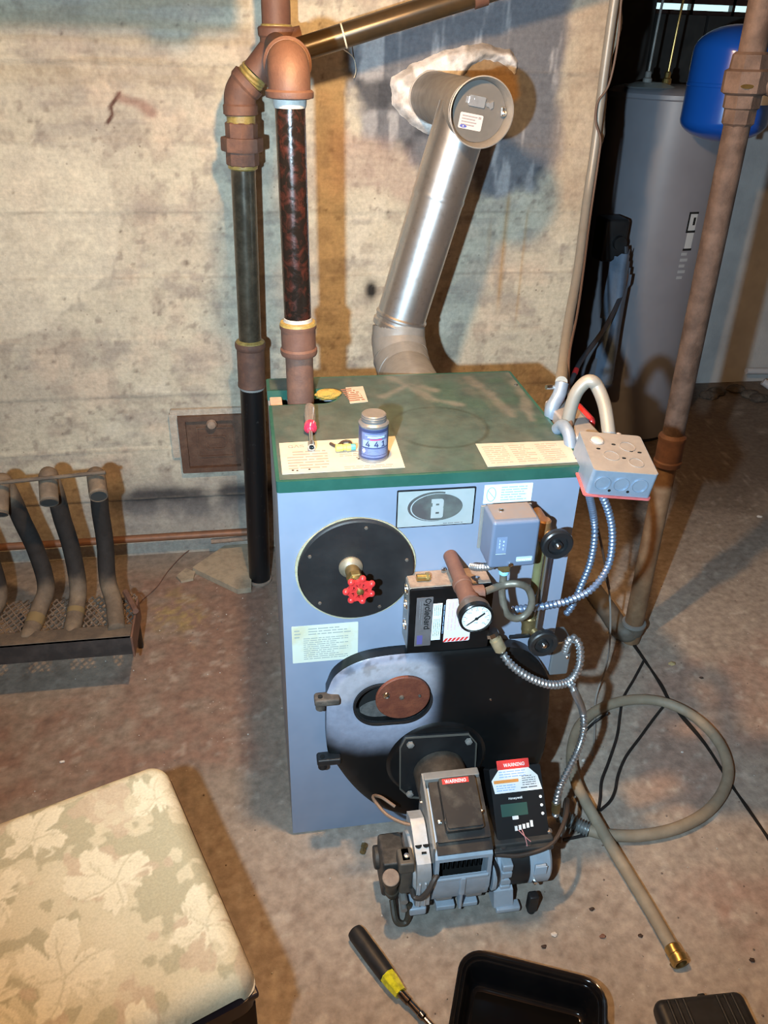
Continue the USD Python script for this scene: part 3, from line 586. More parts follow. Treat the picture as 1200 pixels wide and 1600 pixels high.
bl = unary_union([rect(ox - .0105, oz - .0205, ox + .0105, oz + .002, .004), sbox(ox - .0105, oz - .0205, ox - .002, oz + .002), rect(ox - .002, oz - .002, ox + .0105, oz + .0165, .0045), sbox(ox - .0105, oz + .009, ox + .004, oz + .0165), sbox(ox - .0085, oz, ox - .002, oz + .012)])
bl = bl.difference(rect(ox - .0025, oz - .0125, ox + .0035, oz - .0085)).difference(rect(ox - .0025, oz + .004, ox + .003, oz + .0075))
put('emblem_letter', front(bl, -.0032, .0006), plate_silver, npl)
put('print', print_lines((ox + .012, -.0024, nz0 + .003), X, Z, .048, .004, 1, t=.0003, seed=3), ink, npl)
# labels on the front
def front_label(name, x0, z0, x1, z1, mat, label, y=0.0, parent=bo): return put(name, front(rect(x0, z0, x1, z1, .0015), y, .0007), mat, parent, label)
s = front_label('paper_label', .345, .7895, .4295, .8255, paper_w, 'white notice above the pressure control')
put('print', print_lines((.375, -.0007, .793), X, Z, .05, .029, 6, seed=11, t=.0003), ink_lb, s)
put('symbol', front(unary_union([oval(.358, .807, .0085, .014).difference(oval(.358, .807, .007, .0125)), affinity.rotate(rect(.3465, .8065, .3695, .8078), -50)]), -.0007, .0003), ink_lb, s)
s = front_label('paper_label', .0155, .4745, .135, .559, paper_y, 'yellowed instruction label at the left of the front')
fpm = M('faint_print', (0.33, 0.36, 0.34), .6)
for g_ in ((.036, .480, .09, .052, 11, 12), (.045, .536, .085, .018, 3, 13), (.02, .53, .014, .022, 3, 14)): put('print', print_lines((g_[0], -.0007, g_[1]), X, Z, g_[2], g_[3], g_[4], seed=g_[5], t=.0003), fpm, s)

# burner door
DY = -0.030
dp = [(511, 1085), (525, 1058), (560, 1037), (612, 1026), (700, 1020), (800, 1014), (838, 1030), (858, 1062), (860, 1085), (854, 1160), (843, 1195), (820, 1225), (760, 1262), (690, 1276), (640, 1276), (600, 1266), (570, 1247), (545, 1222), (522, 1190), (511, 1168)]
dpo = Polygon(spline(np.array([np.r_[P(a, b, y=DY)[[0, 2]], 0] for a, b in dp + dp[:1]]), 5)[:-1, :2]).buffer(0)
h1, h2 = P(594, 1101, y=DY)[[0, 2]], P(632, 1097, y=DY)[[0, 2]]
hole = unary_union([Point(h1).buffer(.047), Point(h2).buffer(.049)]).convex_hull
dbody = dpo.difference(hole)
dr = put('burner_door', front(dbody, -.001, .024), black_gloss, bo, 'black swing door, paint burnt pale round its peephole')
def door_face():
    x0, z0, x1, z1 = dpo.bounds
    m, a, b = grid(np.arange(x0, x1, .0035), np.arange(z0, z1, .0035), lambda A, B: np.stack([A, np.zeros_like(A), B], -1))
    sd = sdist(dbody, a, b); v = np.array(m.vertices); v[:, 1] = -.0252 - .006 * np.sqrt(np.clip(sd / .018, 0, 1))
    ed = (sd > -.0034) & (sd <= .0012); bd = dbody.boundary
    for i_ in np.nonzero(ed)[0]:
        g_ = bd.interpolate(bd.project(Point(a[i_], b[i_]))); v[i_] = (g_.x, -.0252, g_.y)
    f = np.array(m.faces); f = f[(sd > -.0034)[f].all(1)]; ok_ = np.array([dbody.buffer(.0004).contains(Point(*v[t_].mean(0)[[0, 2]])) if ed[t_].all() else True for t_ in f]); f = f[ok_]
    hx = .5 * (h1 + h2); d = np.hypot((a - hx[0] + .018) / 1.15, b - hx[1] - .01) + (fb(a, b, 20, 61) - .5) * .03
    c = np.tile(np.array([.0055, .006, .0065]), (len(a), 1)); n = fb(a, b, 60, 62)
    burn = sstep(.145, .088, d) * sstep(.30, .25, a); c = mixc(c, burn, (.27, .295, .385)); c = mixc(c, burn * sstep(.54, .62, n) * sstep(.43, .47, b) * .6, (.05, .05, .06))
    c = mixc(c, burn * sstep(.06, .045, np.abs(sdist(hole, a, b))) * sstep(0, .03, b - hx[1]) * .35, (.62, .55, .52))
    c = mixc(c, sstep(.62, .7, fb(a, b, 34, 63)) * .015, (.2, .2, .22))
    return trimesh.Trimesh(v, f, process=False), c
dm, dc = door_face()
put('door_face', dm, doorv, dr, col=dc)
ph = put('peephole', front(hole.buffer(.0015), -.0008, .0006), void, dr)
put('peephole_rim', front(hole.buffer(.0045).difference(hole), -.025, .0085), black_matt, dr)
put('fire_brick', front(hole.intersection(affinity.translate(hole, 0, -.062)), -.0014, .012), M('firebrick', (.11, .105, .10), .95, c2=(.07, .068, .066), sc=70, bump=.5), dr)
pcx = P(630, 1092, y=-.045)[[0, 2]]
pcv = put('peephole_cover', lathe([(.0515, 0), (.0515, .004), (.0495, .0055), (0, .006)], (pcx[0], -.0385, pcx[1]), -Y, 40), rust_plate, dr, 'rusty round peephole cover swung half open')
for a, b, r in ((-.032, .012, .0075), (-.003, .004, .005), (.031, .004, .003)): put('rivet', lathe([(r, 0), (r * .8, .003), (0, .004)], (pcx[0] + a, -.0445, pcx[1] + b), -Y, 12), bright if r > .006 else cast_iron, pcv)
for k, (px, py) in enumerate(((509, 1092), (512, 1185))):
    c = P(px, py, y=-.035)
    h = put('hinge', cat([bx(c[0] - .021, c[0] + .026, -.045, -.02, c[2] - .011, c[2] + .005, .004), cyl((c[0] - .010, -.034, c[2] - .024), (c[0] - .010, -.034, c[2] + .002), .009, n=14, ch=.001)]), cast_iron if k == 0 else black_matt, dr)
    put('hinge_pin', cyl((c[0] - .010, -.034, c[2] + .003), (c[0] - .010, -.034, c[2] + .007), .0045, n=10), void, h)
fq = [(624, 1168), (633, 1152), (733, 1146), (745, 1160), (741, 1238), (726, 1252), (640, 1246), (624, 1232)]
fpoly = Polygon([P(*k, y=-.042)[[0, 2]] for k in fq])
boss = lathe([(.105, 0), (.098, .007), (.092, .009), (0, .009)], (fpoly.centroid.x - .004, -.028, fpoly.centroid.y + .015), -Y, 44)
put('door_boss', boss, black_gloss, dr)
fl = put('burner_flange', front(fpoly, -.036, .005), black_matt, dr, 'black square mounting flange')
put('flange_lip', front(fpoly.difference(fpoly.buffer(-.0025)), -.041, .0035), M('worn_edge', (.16, .15, .13), .5, metal=.4), fl)
for k in ((641, 1162), (732, 1157), (640, 1239), (735, 1238)):
    c = P(*k, y=-.043); put('bolt', lathe([(.0075, 0), (.0075, .006), (.005, .0075), (0, .008)], c, -Y, 6), galv_dull, fl)
put('door_screw', lathe([(.003, 0), (.002, .002), (0, .0024)], P(766, 1093, y=-.031), -Y, 8), bright, dr)
# ================================================================== things on the boiler's front
# red-wheeled valve in the middle of the round cover
vp = P(548, 886, y=-.014); hp = P(563, 922, y=-.0, x=None) if False else None
vx, vz = vp[0], vp[2]
va = np.array([vx, -.013, vz]); tip = np.array([vx + .006, -.082, vz]); dv = tip - va
gv = thing('valve', 'small brass valve with a red star-shaped hand wheel on the black cover plate', 'valve', va)
put('flange', lathe([(.0205, 0), (.0205, .004), (.017, .009), (.013, .012), (0, .0125)], va, -Y, 26), M('grey_brass', (.30, .265, .20), .5, metal=.5, c2=(.22, .19, .14), sc=60), gv)
put('body', lathe([(.0125, .010), (.0125, .03), (.0105, .034), (.009, .05), (.0045, .052), (.0045, .066), (0, .066)], va, dv, 20), brass_old, gv)
put('hex_nut', lathe([(.0142, .030), (.0142, .041), (.012, .0425)], va, dv, 6), brass, gv)
wc = va + dv / np.linalg.norm(dv) * .066
wt = np.linspace(0, 2 * PI, 72, endpoint=False)
rim = np.array([[math.cos(t), math.sin(t)] for t in wt]) * (.0195 + .0022 * np.cos(7 * wt))[:, None]
hub = unary_union([Polygon(rim * 1.12).difference(Polygon(rim * .72)), disc(0, 0, .008)] + [affinity.rotate(sbox(-.0022, 0, .0022, .019), k * 360 / 7 + 12, origin=(0, 0)) for k in range(7)])
ua, ub, uc = frame(dv); ua2 = -ua
wh = put('hand_wheel', cat([ext(hub, wc, ua, ub, .006)] + [trimesh.creation.icosphere(2, .0058).apply_translation(wc + uc * .003 + ua * .0225 * math.cos(2 * PI * k / 7) + ub * .0225 * math.sin(2 * PI * k / 7)) for k in range(7)]), red_paint, gv, 'red star-shaped hand wheel')
put('wheel_screw', lathe([(.006, .006), (.006, .009), (.003, .0105), (0, .011)], wc, dv, 14), brass, wh)

# low-water cutoff box
c0, c1, z0, z1, yf = .2155, .3605, .5255, .6595, -.053
cu = thing('water_cutoff', 'black low-water cutoff box with upright label, mounted behind the pressure gauge', 'control box', ((c0 + c1) / 2, 0, z0))
put('housing', cat([bx(c0, c1, yf + .004, -.0005, z0, z1, .003), ]), M('grey_steel_box', (.30, .32, .32), .45, metal=.4, c2=(.22, .22, .21), sc=30), cu)
put('dusty_top', bx(c0 + .002, c1 - .002, yf + .006, -.002, z1 - .001, z1 + .0012), dusty_brown, cu)
fc = put('front_cover', front(rect(c0, z0 - .003, c1 + .002, z1, .004), yf + .004, .006), black_gloss, cu)
yl = yf - .002
lab = put('name_label', front(rect(c0 + .012, z0 + .012, c0 + .041, z1 - .016, .001), yl, .0006), plate_grey, cu)
Zd = -Z
put('lettering', letters('CycleGard', .0098, (c0 + .0275, yl - .0006, z0 + .082), Zd, X, .0004, True), void, lab)
put('print', print_lines((c0 + .0165, yl - .0006, z1 - .024), Zd, X, .06, .008, 2, seed=31, t=.0003), ink, lab)
put('blue_mark', front(rect(c0 + .016, z0 + .016, c0 + .026, z0 + .036, .001), yl - .0006, .0003), M('violet_mark', (.10, .09, .26), .5), lab)
lab = put('paper_label', front(rect(c0 + .0415, z0 + .023, c0 + .058, z1 - .031), yl, .0007), paper_w, cu)
put('print', print_lines((c0 + .043, yl - .0007, z1 - .034), Zd, X, .026, .0135, 4, seed=32, t=.0003), M('green_grey_print', (.30, .40, .36), .6), lab)
put('print', print_lines((c0 + .043, yl - .0007, z1 - .064), Zd, X, .042, .0135, 4, seed=33, t=.0003), '/World/Looks/green_grey_print', lab)
put('side_print', print_lines((c0 + .0595, yl - .0003, z1 - .035), Zd, X, .07, .004, 1, seed=35, t=.0003), ink_lb, fc)
lab = put('warning_label', front(rect(c0 + .064, z0 + .016, c0 + .112, z1 - .024, .003), yl, .0007), paper_p, cu)
put('print', print_lines((c0 + .067, yl - .0007, z1 - .03), Zd, X, .07, .038, 6, seed=34, t=.0003), M('pale_red_print', (.72, .52, .58), .6), lab)
put('stripes', front(shapely.MultiPolygon([affinity.skew(rect(c0 + .066 + .0075 * k, z0 + .017, c0 + .0705 + .0075 * k, z0 + .0245), 35, origin='centroid') for k in range(6)]), yl - .0007, .0003), red_print, lab)
for zz in (z0 + .04, z0 + .085, z0 + .118): put('knockout', lathe([(.011, 0), (.0105, .002), (.009, .0022), (.009, .001), (0, .001)], (c0, -.025, zz), -X, 18), bright, cu)
bp_ = np.array([.243, -.028, z1 + .001])
tb = put('test_plug', cyl(bp_ - [.012, 0, -.0055], bp_ + [.012, 0, .0055], .0065, n=14, ch=.001), brass, cu, 'brass plug on the box top')
put('plug_nut', lathe([(.008, 0), (.008, .005), (0, .005)], bp_ + [.004, 0, .006], X, 6), brass, tb)
put('box_screw', lathe([(.005, 0), (.004, .003), (0, .004)], (.283, -.008, z1 + .006), Z, 10), bright, cu)
put('box_screw', lathe([(.005, 0), (.004, .003), (0, .004)], (.338, -.035, z1 + .001), Z, 10), bright, cu)

# pressure gauge on its nipple
gx, gz = .2955, .6885
pg = thing('pressure_gauge', 'round white-faced pressure gauge on a rusty nipple sticking out of the boiler front', 'gauge', (gx, 0, gz))
put('nipple', lathe([(.0125, .0), (.0125, .10)], (gx, -.0005, gz), -Y, 22), rust_fit, pg)
put('tee_fitting', cat([lathe([(.0145, .082), (.0168, .084), (.0168, .094), (.0155, .096), (.0155, .128), (.0172, .131), (.0172, .140), (.013, .142)], (gx, 0, gz), -Y, 24), cyl((gx, -.112, gz), (gx + .03, -.112, gz), .0125, n=18, ch=.001)]), rust_fit, pg)
put('sealing_ring', lathe([(.0125, .138), (.0138, .141), (.0138, .146), (.0120, .148)], (gx, 0, gz), -Y, 22), white_tape, pg)
GR = .0272
gcase = put('case', lathe([(.008, .142), (.012, .150), (.0255, .155), (GR, .158), (GR, .176), (GR - .0015, .1785), (GR - .0035, .179), (GR - .0035, .1765), (0, .1765)], (gx, 0, gz), -Y, 44), gauge_case, pg)
put('bezel', lathe([(GR + .0005, .170), (GR + .0005, .1785), (GR - .0012, .180), (GR - .003, .1795), (GR - .003, .177)], (gx, 0, gz), -Y, 44), black_gloss, pg, 'black rim')
dl = put('dial', front(disc(gx, gz, GR - .0028, 14), -.1765, .0012), gauge_white, pg, 'white dial')
tk = [affinity.rotate(sbox(gx - .0004, gz + .0175, gx + .0004, gz + .0225), 130 - 26 * k, origin=(gx, gz)) for k in range(11)] + [affinity.rotate(sbox(gx - .0002, gz + .020, gx + .0002, gz + .0225), 130 - 5.2 * k, origin=(gx, gz)) for k in range(51)]
put('scale_marks', front(unary_union(tk), -.1777, .0003), ink, dl)
put('numerals', cat([letters(str(5 * k), .0028, (gx + .0155 * math.sin(math.radians(-130 + 43.3 * k)), -.1777, gz + .0155 * math.cos(math.radians(-130 + 43.3 * k)) - .0014), X, Z, .0003) for k in range(7)] + [letters('PSI', .0026, (gx, -.1777, gz - .010), X, Z, .0003)]), ink, dl)
nd = affinity.rotate(unary_union([Polygon([(gx - .0006, gz + .019), (gx + .0006, gz + .019), (gx + .0011, gz), (gx - .0011, gz)]), rect(gx - .0014, gz - .016, gx + .0014, gz, .0006), disc(gx, gz, .0028)]), 128, origin=(gx, gz))
put('needle', front(nd, -.179, .0006), black_plastic, dl)
put('lens', front(disc(gx, gz, GR - .0028, 14), -.1800, .0004), usdkit.material(stage, '/World/Looks/gauge_lens', {'t': ('transparent_bsdf', {}), 'g': ('glossy_bsdf', {'roughness': 0.08}), 'f': ('fresnel', {'IOR': 1.2}), 'm': ('mix_closure', {})}, [('f.fac', 'm.fac'), ('t.BSDF', 'm.closure1'), ('g.BSDF', 'm.closure2')], surface='m.closure'), pg)

# pressure control on its looped siphon
k0, k1, kz0, kz1, ky0, ky1 = .331, .4095, .729, .8165, -.106, -.047
pc_ = thing('pressure_control', 'grey-blue box-shaped pressure control on a looped siphon pipe', 'control box', ((k0 + k1) / 2, -.075, kz0))
put('cover', bx(k0, k1, ky0, ky1, kz0, kz1, .0055, 12), control_grey, pc_)
put('dusty_top', bx(k0 + .005, k1 - .005, ky0 + .009, ky1 - .002, kz1 - .001, kz1 + .0004), M('rosy_dust', (.20, .17, .165), .7, c2=(.17, .18, .21), sc=35), pc_)
put('cover_screw', cat([lathe([(.0045, 0), (.004, .0025), (0, .0035)], (k0 + .022, -.072, kz1), Z, 12)]), bright, pc_)
sc = put('cover_screw', lathe([(.0045, 0), (.004, .0025), (0, .0035)], (k0 + .036, ky0 - .0005, kz0 + .007), -Y, 12), bright, pc_)
put('back_plate', bx(k0 - .003, k1 + .004, ky1, ky1 + .004, kz0 + .002, kz1 - .004, .001), galv_dull, pc_)
lb_ = put('maker_label', front(rect(k1 - .034, kz0 + .0115, k1 - .007, kz0 + .0205, .0015), ky0, .0007), M('pale_green_label', (.42, .52, .54), .4), pc_)
put('lettering', letters('Honeywell', .0036, (k1 - .0205, ky0 - .0007, kz0 + .0138), X, Z, .0004, True), white_print, lb_)
sg = put('scale_window', front(rect(k0 + .009, kz0 + .030, k0 + .026, kz0 + .060, .001), ky0, .0004), M('scale_blue', (.17, .23, .36), .4), pc_)
put('scale_print', cat([letters(s, .0034, (k0 + a, ky0 - .0004, kz0 + b), X, Z, .0003, True) for s, a, b in (('1', .014, .052), ('2', .014, .046), ('3', .014, .040), ('8', .0205, .050), ('4', .0205, .043), ('1', .0205, .036))] + [front(rect(k0 + .009, kz0 + .0275, k0 + .026, kz0 + .0285), ky0, .0003)]), M('scale_white', (.5, .6, .72), .4), pc_)
sy = -.098
sp = [(gx + .03, -.112, gz)] + [tuple(P(a, b, y=sy)) for a, b in ((786, 914), (808, 909), (826, 921), (831, 943), (820, 962), (803, 966), (790, 955), (787, 930), (788, 905), (789, 884))]
sp[-1] = (sp[-1][0], -.085, kz0 + .004); sp[-2] = (sp[-2][0], -.092, sp[-2][2]); sp[2] = (sp[2][0], -.104, sp[2][2]); sp[8] = (sp[8][0], -.088, sp[8][2])
put('siphon_loop', pipe(sp, .0062, 12, 12), M('siphon_steel', (.20, .18, .145), .45, metal=.4, c2=(.13, .115, .09), sc=50), pc_, 'curled siphon pipe')
sb_ = np.array(sp[-2])
put('siphon_nut', lathe([(.011, 0), (.011, .012), (.008, .014)], (sb_[0], sb_[1], kz0 - .012), Z, 6), brass_old, pc_)
put('blue_seal', lathe([(.0068, 0), (.0085, .002), (.0085, .005), (.0068, .007)], (sb_[0], sb_[1], kz0 - .022), Z, 14), M('blue_tape', (.25, .55, .80), .5), pc_)
tail = [(k0 + .022, -.07, kz0), (k0 + .018, -.068, kz0 - .02), (k0 + .004, -.05, kz0 - .035), (k0 - .004, -.03, kz0 - .046)]
ac = thing('armored_cable', 'short silver armored cable from under the pressure control into the black box', 'cable', tail[0])
put('sheath', armored(tail, .0058, .006, 12), cablem, ac)

# sight glass with its two hand-wheel cocks
w_up, w_lo = P(872, 853, y=-.085), P(850, 1008, y=-.085)
sgx = .4445; sgt = thing('sight_glass', 'water gauge glass between two cocks with black hand wheels at the right of the front', 'sight glass', (sgx, -.04, .6))
gt, gb_ = np.array([.442, -.042, w_up[2] + .006]), np.array([.442, -.042, w_lo[2] + .012])
put('glass_tube', cyl(gb_ + [0, 0, .018], gt - [0, 0, .012], .0078, n=16), M('dirty_gauge_glass', (.17, .17, .085), .12, c2=(.13, .125, .06), sc=30, coat=.4), sgt)
for s_ in (.014,): put('guard_rod', cyl(gb_ + [s_, .004, -.005], gt + [s_, .004, .0], .0022, n=8), brass_old, sgt)
put('guard_rod', cyl(gb_ + [.010, -.010, -.005], gt + [.010, -.010, .0], .0020, n=8), M('rod_steel', (.35, .36, .36), .35, metal=.8), sgt)
for nm, c, w in (('upper_cock', gt, w_up), ('lower_cock', gb_, w_lo)):
    m = cat([cyl((c[0] - .0, .0, c[2] + (.012 if nm[0] == 'u' else -.004)), c + [0, -.004, (.012 if nm[0] == 'u' else -.004)], .009, n=16, ch=.001), lathe([(.0115, -.014), (.0135, -.010), (.0135, .004), (.0115, .008), (.0115, .018), (.009, .021), (0, .021)], c, Z, 18), lathe([(.0125, -.018), (.0125, -.008)], c, Z, 6), cyl(c, [w[0], w[1] + .016, w[2]], .0075, n=14)])
    ck = put(nm, m, brass_old if nm[0] == 'l' else M('orange_brass', (.30, .15, .06), .45, metal=.5, c2=(.2, .13, .06), sc=60), sgt)
    wd = np.array([w[0] - c[0], w[1] - c[1], w[2] - c[2]]) * [.0, 1, 0.0]
    hw = put('hand_wheel', lathe([(.006, -.020), (.0215, -.017), (.0262, -.012), (.0275, -.006), (.0268, -.001), (.0245, .001), (.0175, .0), (.0165, -.006), (.0085, -.006), (.0075, .0015), (0, .0015)], w, -Y, 34), black_plastic if nm[0] == 'u' else dusty_black, sgt, 'black hand wheel')
    put('wheel_nut', lathe([(.0045, .001), (.0045, .004), (.003, .0055), (0, .006)], w, -Y, 10), bright, hw)
lv = P(808, 994, y=-.06)
put('cock_lever', bx(lv[0] - .015, gb_[0] - .004, -.064, -.058, lv[2] - .003, lv[2] + .003, .001), black_plastic, sgt)

# ================================================================== cables, junction box and conduit at the right
def cable(name, label, pts, r, mat, kind='armored', group=None):
    t = thing(name, label, 'cable', pts[0])
    put('sheath', armored(pts, r) if kind == 'armored' else pipe(pts, r, 8, 8), mat, t); return t

jt = [np.array(P(*q, z=zz)) for q, zz in (((912, 692), .893), ((1012, 700), .884), ((1028, 744), .872), ((928, 735), .881))]
ju = jt[1] - jt[0]; ju = ju / np.linalg.norm(ju); jv = jt[0] - jt[3]; jv = jv - ju * (jv @ ju); jv /= np.linalg.norm(jv); jw_ = np.cross(ju, jv)
jo = jt[3]; JW, JL, JH = .108, .112, .047
jb = thing('junction_box', 'square steel junction box with knockouts beside the boiler lid, red plate underneath', 'electrical box', jo)
rr = rect(0, 0, JW, JL, .006)
put('box', ext(rr, jo - jw_ * JH, ju, jv, JH), zinc, jb)
put('dusty_back', ext(rr.buffer(-.001), jo - jw_ * .0008, ju, jv, .0012), box_top, jb)
for a, b, r in ((.025, .086, .0125), (.040, .045, .014), (.075, .075, .014), (.078, .030, .013)): put('knockout', ext(disc(a, b, r).difference(disc(a, b, r - .0018)), jo + jw_ * .0003, ju, jv, .0011), box_top, jb)
put('dome_plug', lathe([(.0115, 0), (.010, .003), (.004, .005), (0, .0052)], jo + ju * .026 + jv * .086, jw_, 16), M('pale_plug', (.68, .62, .58), .4, metal=.3), jb, 'pale domed plug')
put('screw_hole', ext(shapely.MultiPolygon([oval(a, b, .0035, .0018) for a, b in ((.022, .062), (.052, .078), (.078, .062), (.092, .06), (.060, .040))]), jo + jw_ * .0003, ju, jv, .0009), void, jb)
for a in (.021, .052, .083): put('side_knockout', ext(disc(a, -.024, .0135).difference(disc(a, -.024, .0118)), jo - jv * .0005, ju, jw_, .0012) if True else None, zinc, jb)
put('side_hole', ext(shapely.MultiPolygon([disc(a, -.037, .0024) for a in (.036, .067)]), jo - jv * .0003, ju, jw_, .0007), void, jb)
put('red_plate', ext(rect(-.004, -.003, JW + .002, JL + .002, .006), jo - jw_ * (JH + .0035), ju, jv, .003), M('faded_red_plate', (.60, .14, .14), .4, c2=(.5, .10, .10), sc=30), jb, 'red switch plate on the underside')
cl_ = jo + ju * .062 + jv * (JL + .006) - jw_ * .02
put('connector', cyl(jo + ju * .062 + jv * JL - jw_ * .02, jo + ju * .062 + jv * (JL + .02) - jw_ * .016, .0135, n=16, ch=.001), zinc, jb)
put('connector_screw', lathe([(.004, 0), (.004, .008), (0, .009)], jo + ju * .074 + jv * (JL + .008) - jw_ * .012, jw_, 8), M('pale_screw', (.7, .62, .58), .35, metal=.5), jb)

# outlet box screwed to the boiler's right flank
ob = [np.array(P(*q, z=zz)) for q, zz in (((850, 633), .870), ((893, 690), .872))]
ox0 = .528; oy0, oy1 = float(ob[1][1]) + .0, float(ob[0][1]) + .005
ub_ = thing('outlet_box', 'steel outlet box with two clamp connectors on the boiler flank, red switch plate facing right', 'electrical box', (ox0, oy0, .80))
put('box', bx(ox0, ox0 + .050, .075, .245, .80, .870, .005), M('rosy_steel', (.42, .38, .36), .45, metal=.4, c2=(.34, .33, .33), sc=40), ub_)
put('red_plate', bx(ox0 + .052, ox0 + .070, .150, .235, .775, .868, .008), red_paint, ub_, 'red switch plate')
put('plate_rim', bx(ox0 + .0465, ox0 + .0518, .145, .236, .78, .868, .001), zinc, ub_)
put('plate_screw', lathe([(.004, 0), (.003, .002), (0, .003)], (ox0 + .055, .225, .868), Z, 8), bright, ub_)
ca, cb = P(862, 640, y=.205), P(878, 600, y=.225)
k1_ = put('clamp_connector', pipe([ca + [0, 0, -.015], ca + [0, 0, .004], .5 * (ca + cb) + [.004, 0, .004], cb + [0, 0, .002]], .0128, 16, 8), zinc, ub_)
put('clamp_screw', cyl(cb + [-.014, 0, -.006], cb + [-.032, -.004, -.004], .0045, n=10), bright, k1_)
kc = P(884, 672, y=.10)
put('offset_connector', pipe([kc + [-.004, .03, -.012], kc + [.0, .015, .002], kc + [.002, -.012, -.004], kc + [.002, -.034, -.03]], .0112, 16, 8), zinc, ub_)
put('switch_handle', bx(ox0 + .070, ox0 + .076, .17, .21, .81, .84, .002), red_paint, ub_)

# conduit down the wall into the box, and the bent one over to the junction box
wc_ = [P(966, -40, y=1.09), P(960, 0, y=1.09), P(945, 110, y=1.09), P(934, 215, y=1.085), P(918, 320, y=1.03), P(905, 420, y=.85), P(891, 500, y=.62), P(882, 560, y=.36), cb + [0, 0, .004]]
wc_ = [P(970, -60, y=1.09) * [1, 1, 0] + [-.02, 0, 2.05], P(970, -60, y=1.09), P(960, 0, y=1.09), P(943, 120, y=1.09), P(930, 225, y=1.09), P(916, 320, y=1.04), P(903, 420, y=.87), P(889, 500, y=.66), P(881, 560, y=.42), cb + [0, .004, .002]]
cw = thing('conduit', 'long painted steel conduit running down the wall edge to the outlet box', 'conduit', wc_[0])
put('tube', pipe(wc_, .0118, 14, 10), emt, cw)
bc_ = [P(886, 668, y=.13), P(890, 645, y=.13), P(900, 615, y=.128), P(914, 598, y=.125), P(925, 596, y=.12), P(934, 606, y=.115), P(945, 635, y=.09), cl_ + jv * .012 + jw_ * .006]
cv = thing('conduit', 'short bent conduit arching from the outlet box to the junction box', 'conduit', bc_[0])
put('tube', pipe(bc_, .0118, 14, 10), emt, cv)
wire = [P(975, -40, y=1.075) * [1, 1, 0] + [-.01, 0, 2.05], P(975, -40, y=1.075), P(966, 60, y=1.075), P(952, 130, y=1.075), P(934, 160, y=1.075), P(931, 190, y=1.07), P(938, 218, y=1.065), P(935, 250, y=1.06), P(922, 340, y=1.0), P(912, 420, y=.84), P(902, 490, y=.65), P(890, 550, y=.42), P(888, 600, y=.26), P(891, 640, y=.16), P(894, 690, y=.08), P(905, 740, y=.16), P(935, 830, y=.30), P(952, 920, y=.40)]
cable('wire', 'thin brown wire strung along the wall conduit', wire, .0030, M('brown_wire', (.12, .075, .055), .6), 'plain')
w2 = [P(946, 900, y=.40), P(953, 935, y=.40), P(953, 1000, y=.39), P(946, 1045, z=.06), P(935, 1075, z=.025), P(930, 1100, z=.006), P(929, 1150, z=.005), P(926, 1180, z=.005)]
cable('wire', 'thin grey wire hanging down behind the boiler to the floor', w2, .0026, M('grey_wire', (.30, .28, .26), .6), 'plain')

ja = jo - jw_ * (JH + .003) + jv * .03
cable('armored_cable', 'outer of the two bluish armored cables hanging from the junction box', [ja + ju * .028, P(951, 800, y=-.03), P(957, 840, y=-.03), P(950, 885, y=-.035), P(925, 920, y=-.045), P(890, 938, y=-.055), P(862, 945, y=-.06), P(838, 949, y=-.06), P(800, 953, y=-.04)], .0062, cableb)
cable('armored_cable', 'inner of the two bluish armored cables hanging from the junction box', [ja + ju * .010 + jv * .01, P(927, 805, y=.03), P(929, 840, y=.03), P(922, 880, y=.03), P(908, 915, y=.03), P(895, 945, y=.03), P(884, 960, y=.03)], .0062, cableb)
kb = thing('knockout_box', 'small grey steel box on the boiler flank below the lower hand wheel', 'electrical box', (.53, -.02, .44))
put('box', bx(.5155, .556, .0, .05, .385, .468, .004), M('dull_zinc_box', (.22, .24, .26), .45, metal=.4), kb)
put('screw', lathe([(.004, 0), (.003, .002), (0, .003)], (.548, -.001, .43), -Y, 8), bright, kb)
lc = cable('armored_cable', 'silver armored cable looping from the black box round to the boiler flank', [P(786, 1022, y=-.062), P(800, 1040, y=-.075), P(830, 1060, y=-.085), P(862, 1070, y=-.085), P(890, 1064, y=-.07), P(905, 1040, y=-.05), P(906, 1012, y=-.035), P(897, 997, y=-.025), P(887, 1004, y=-.02), P(883, 1018, y=-.015)], .0072, cablem)
e0, e1 = P(769, 990, y=-.050), P(788, 1025, y=-.063)
put('end_connector', lathe([(.0085, -.002), (.0085, .012), (.0115, .013), (.0115, .036), (.0085, .040)], e0, e1 - e0, 16), M('tan_connector', (.50, .40, .25), .4, metal=.5, c2=(.4, .3, .18), sc=60), lc, 'tan end connector')
put('lock_nut', lathe([(.0125, -.004), (.0125, .004)], e0, e1 - e0, 8), bright, lc)
bcab = [P(893, 1070, x=.525), P(899, 1083, x=.535), P(910, 1110, y=-.02), P(912, 1140, y=-.04), P(904, 1170, y=-.06), P(890, 1200, y=-.09), P(876, 1228, y=-.115), P(869, 1255, y=-.125), P(868, 1275, y=-.13)]
bc2 = cable('armored_cable', 'silver armored cable dropping from the boiler flank to the burner', bcab, .0068, cablem)
put('end_connector', lathe([(.009, 0), (.009, .02), (.007, .022)], bcab[-2], bcab[-1] - bcab[-2], 12), brass_old, bc2)

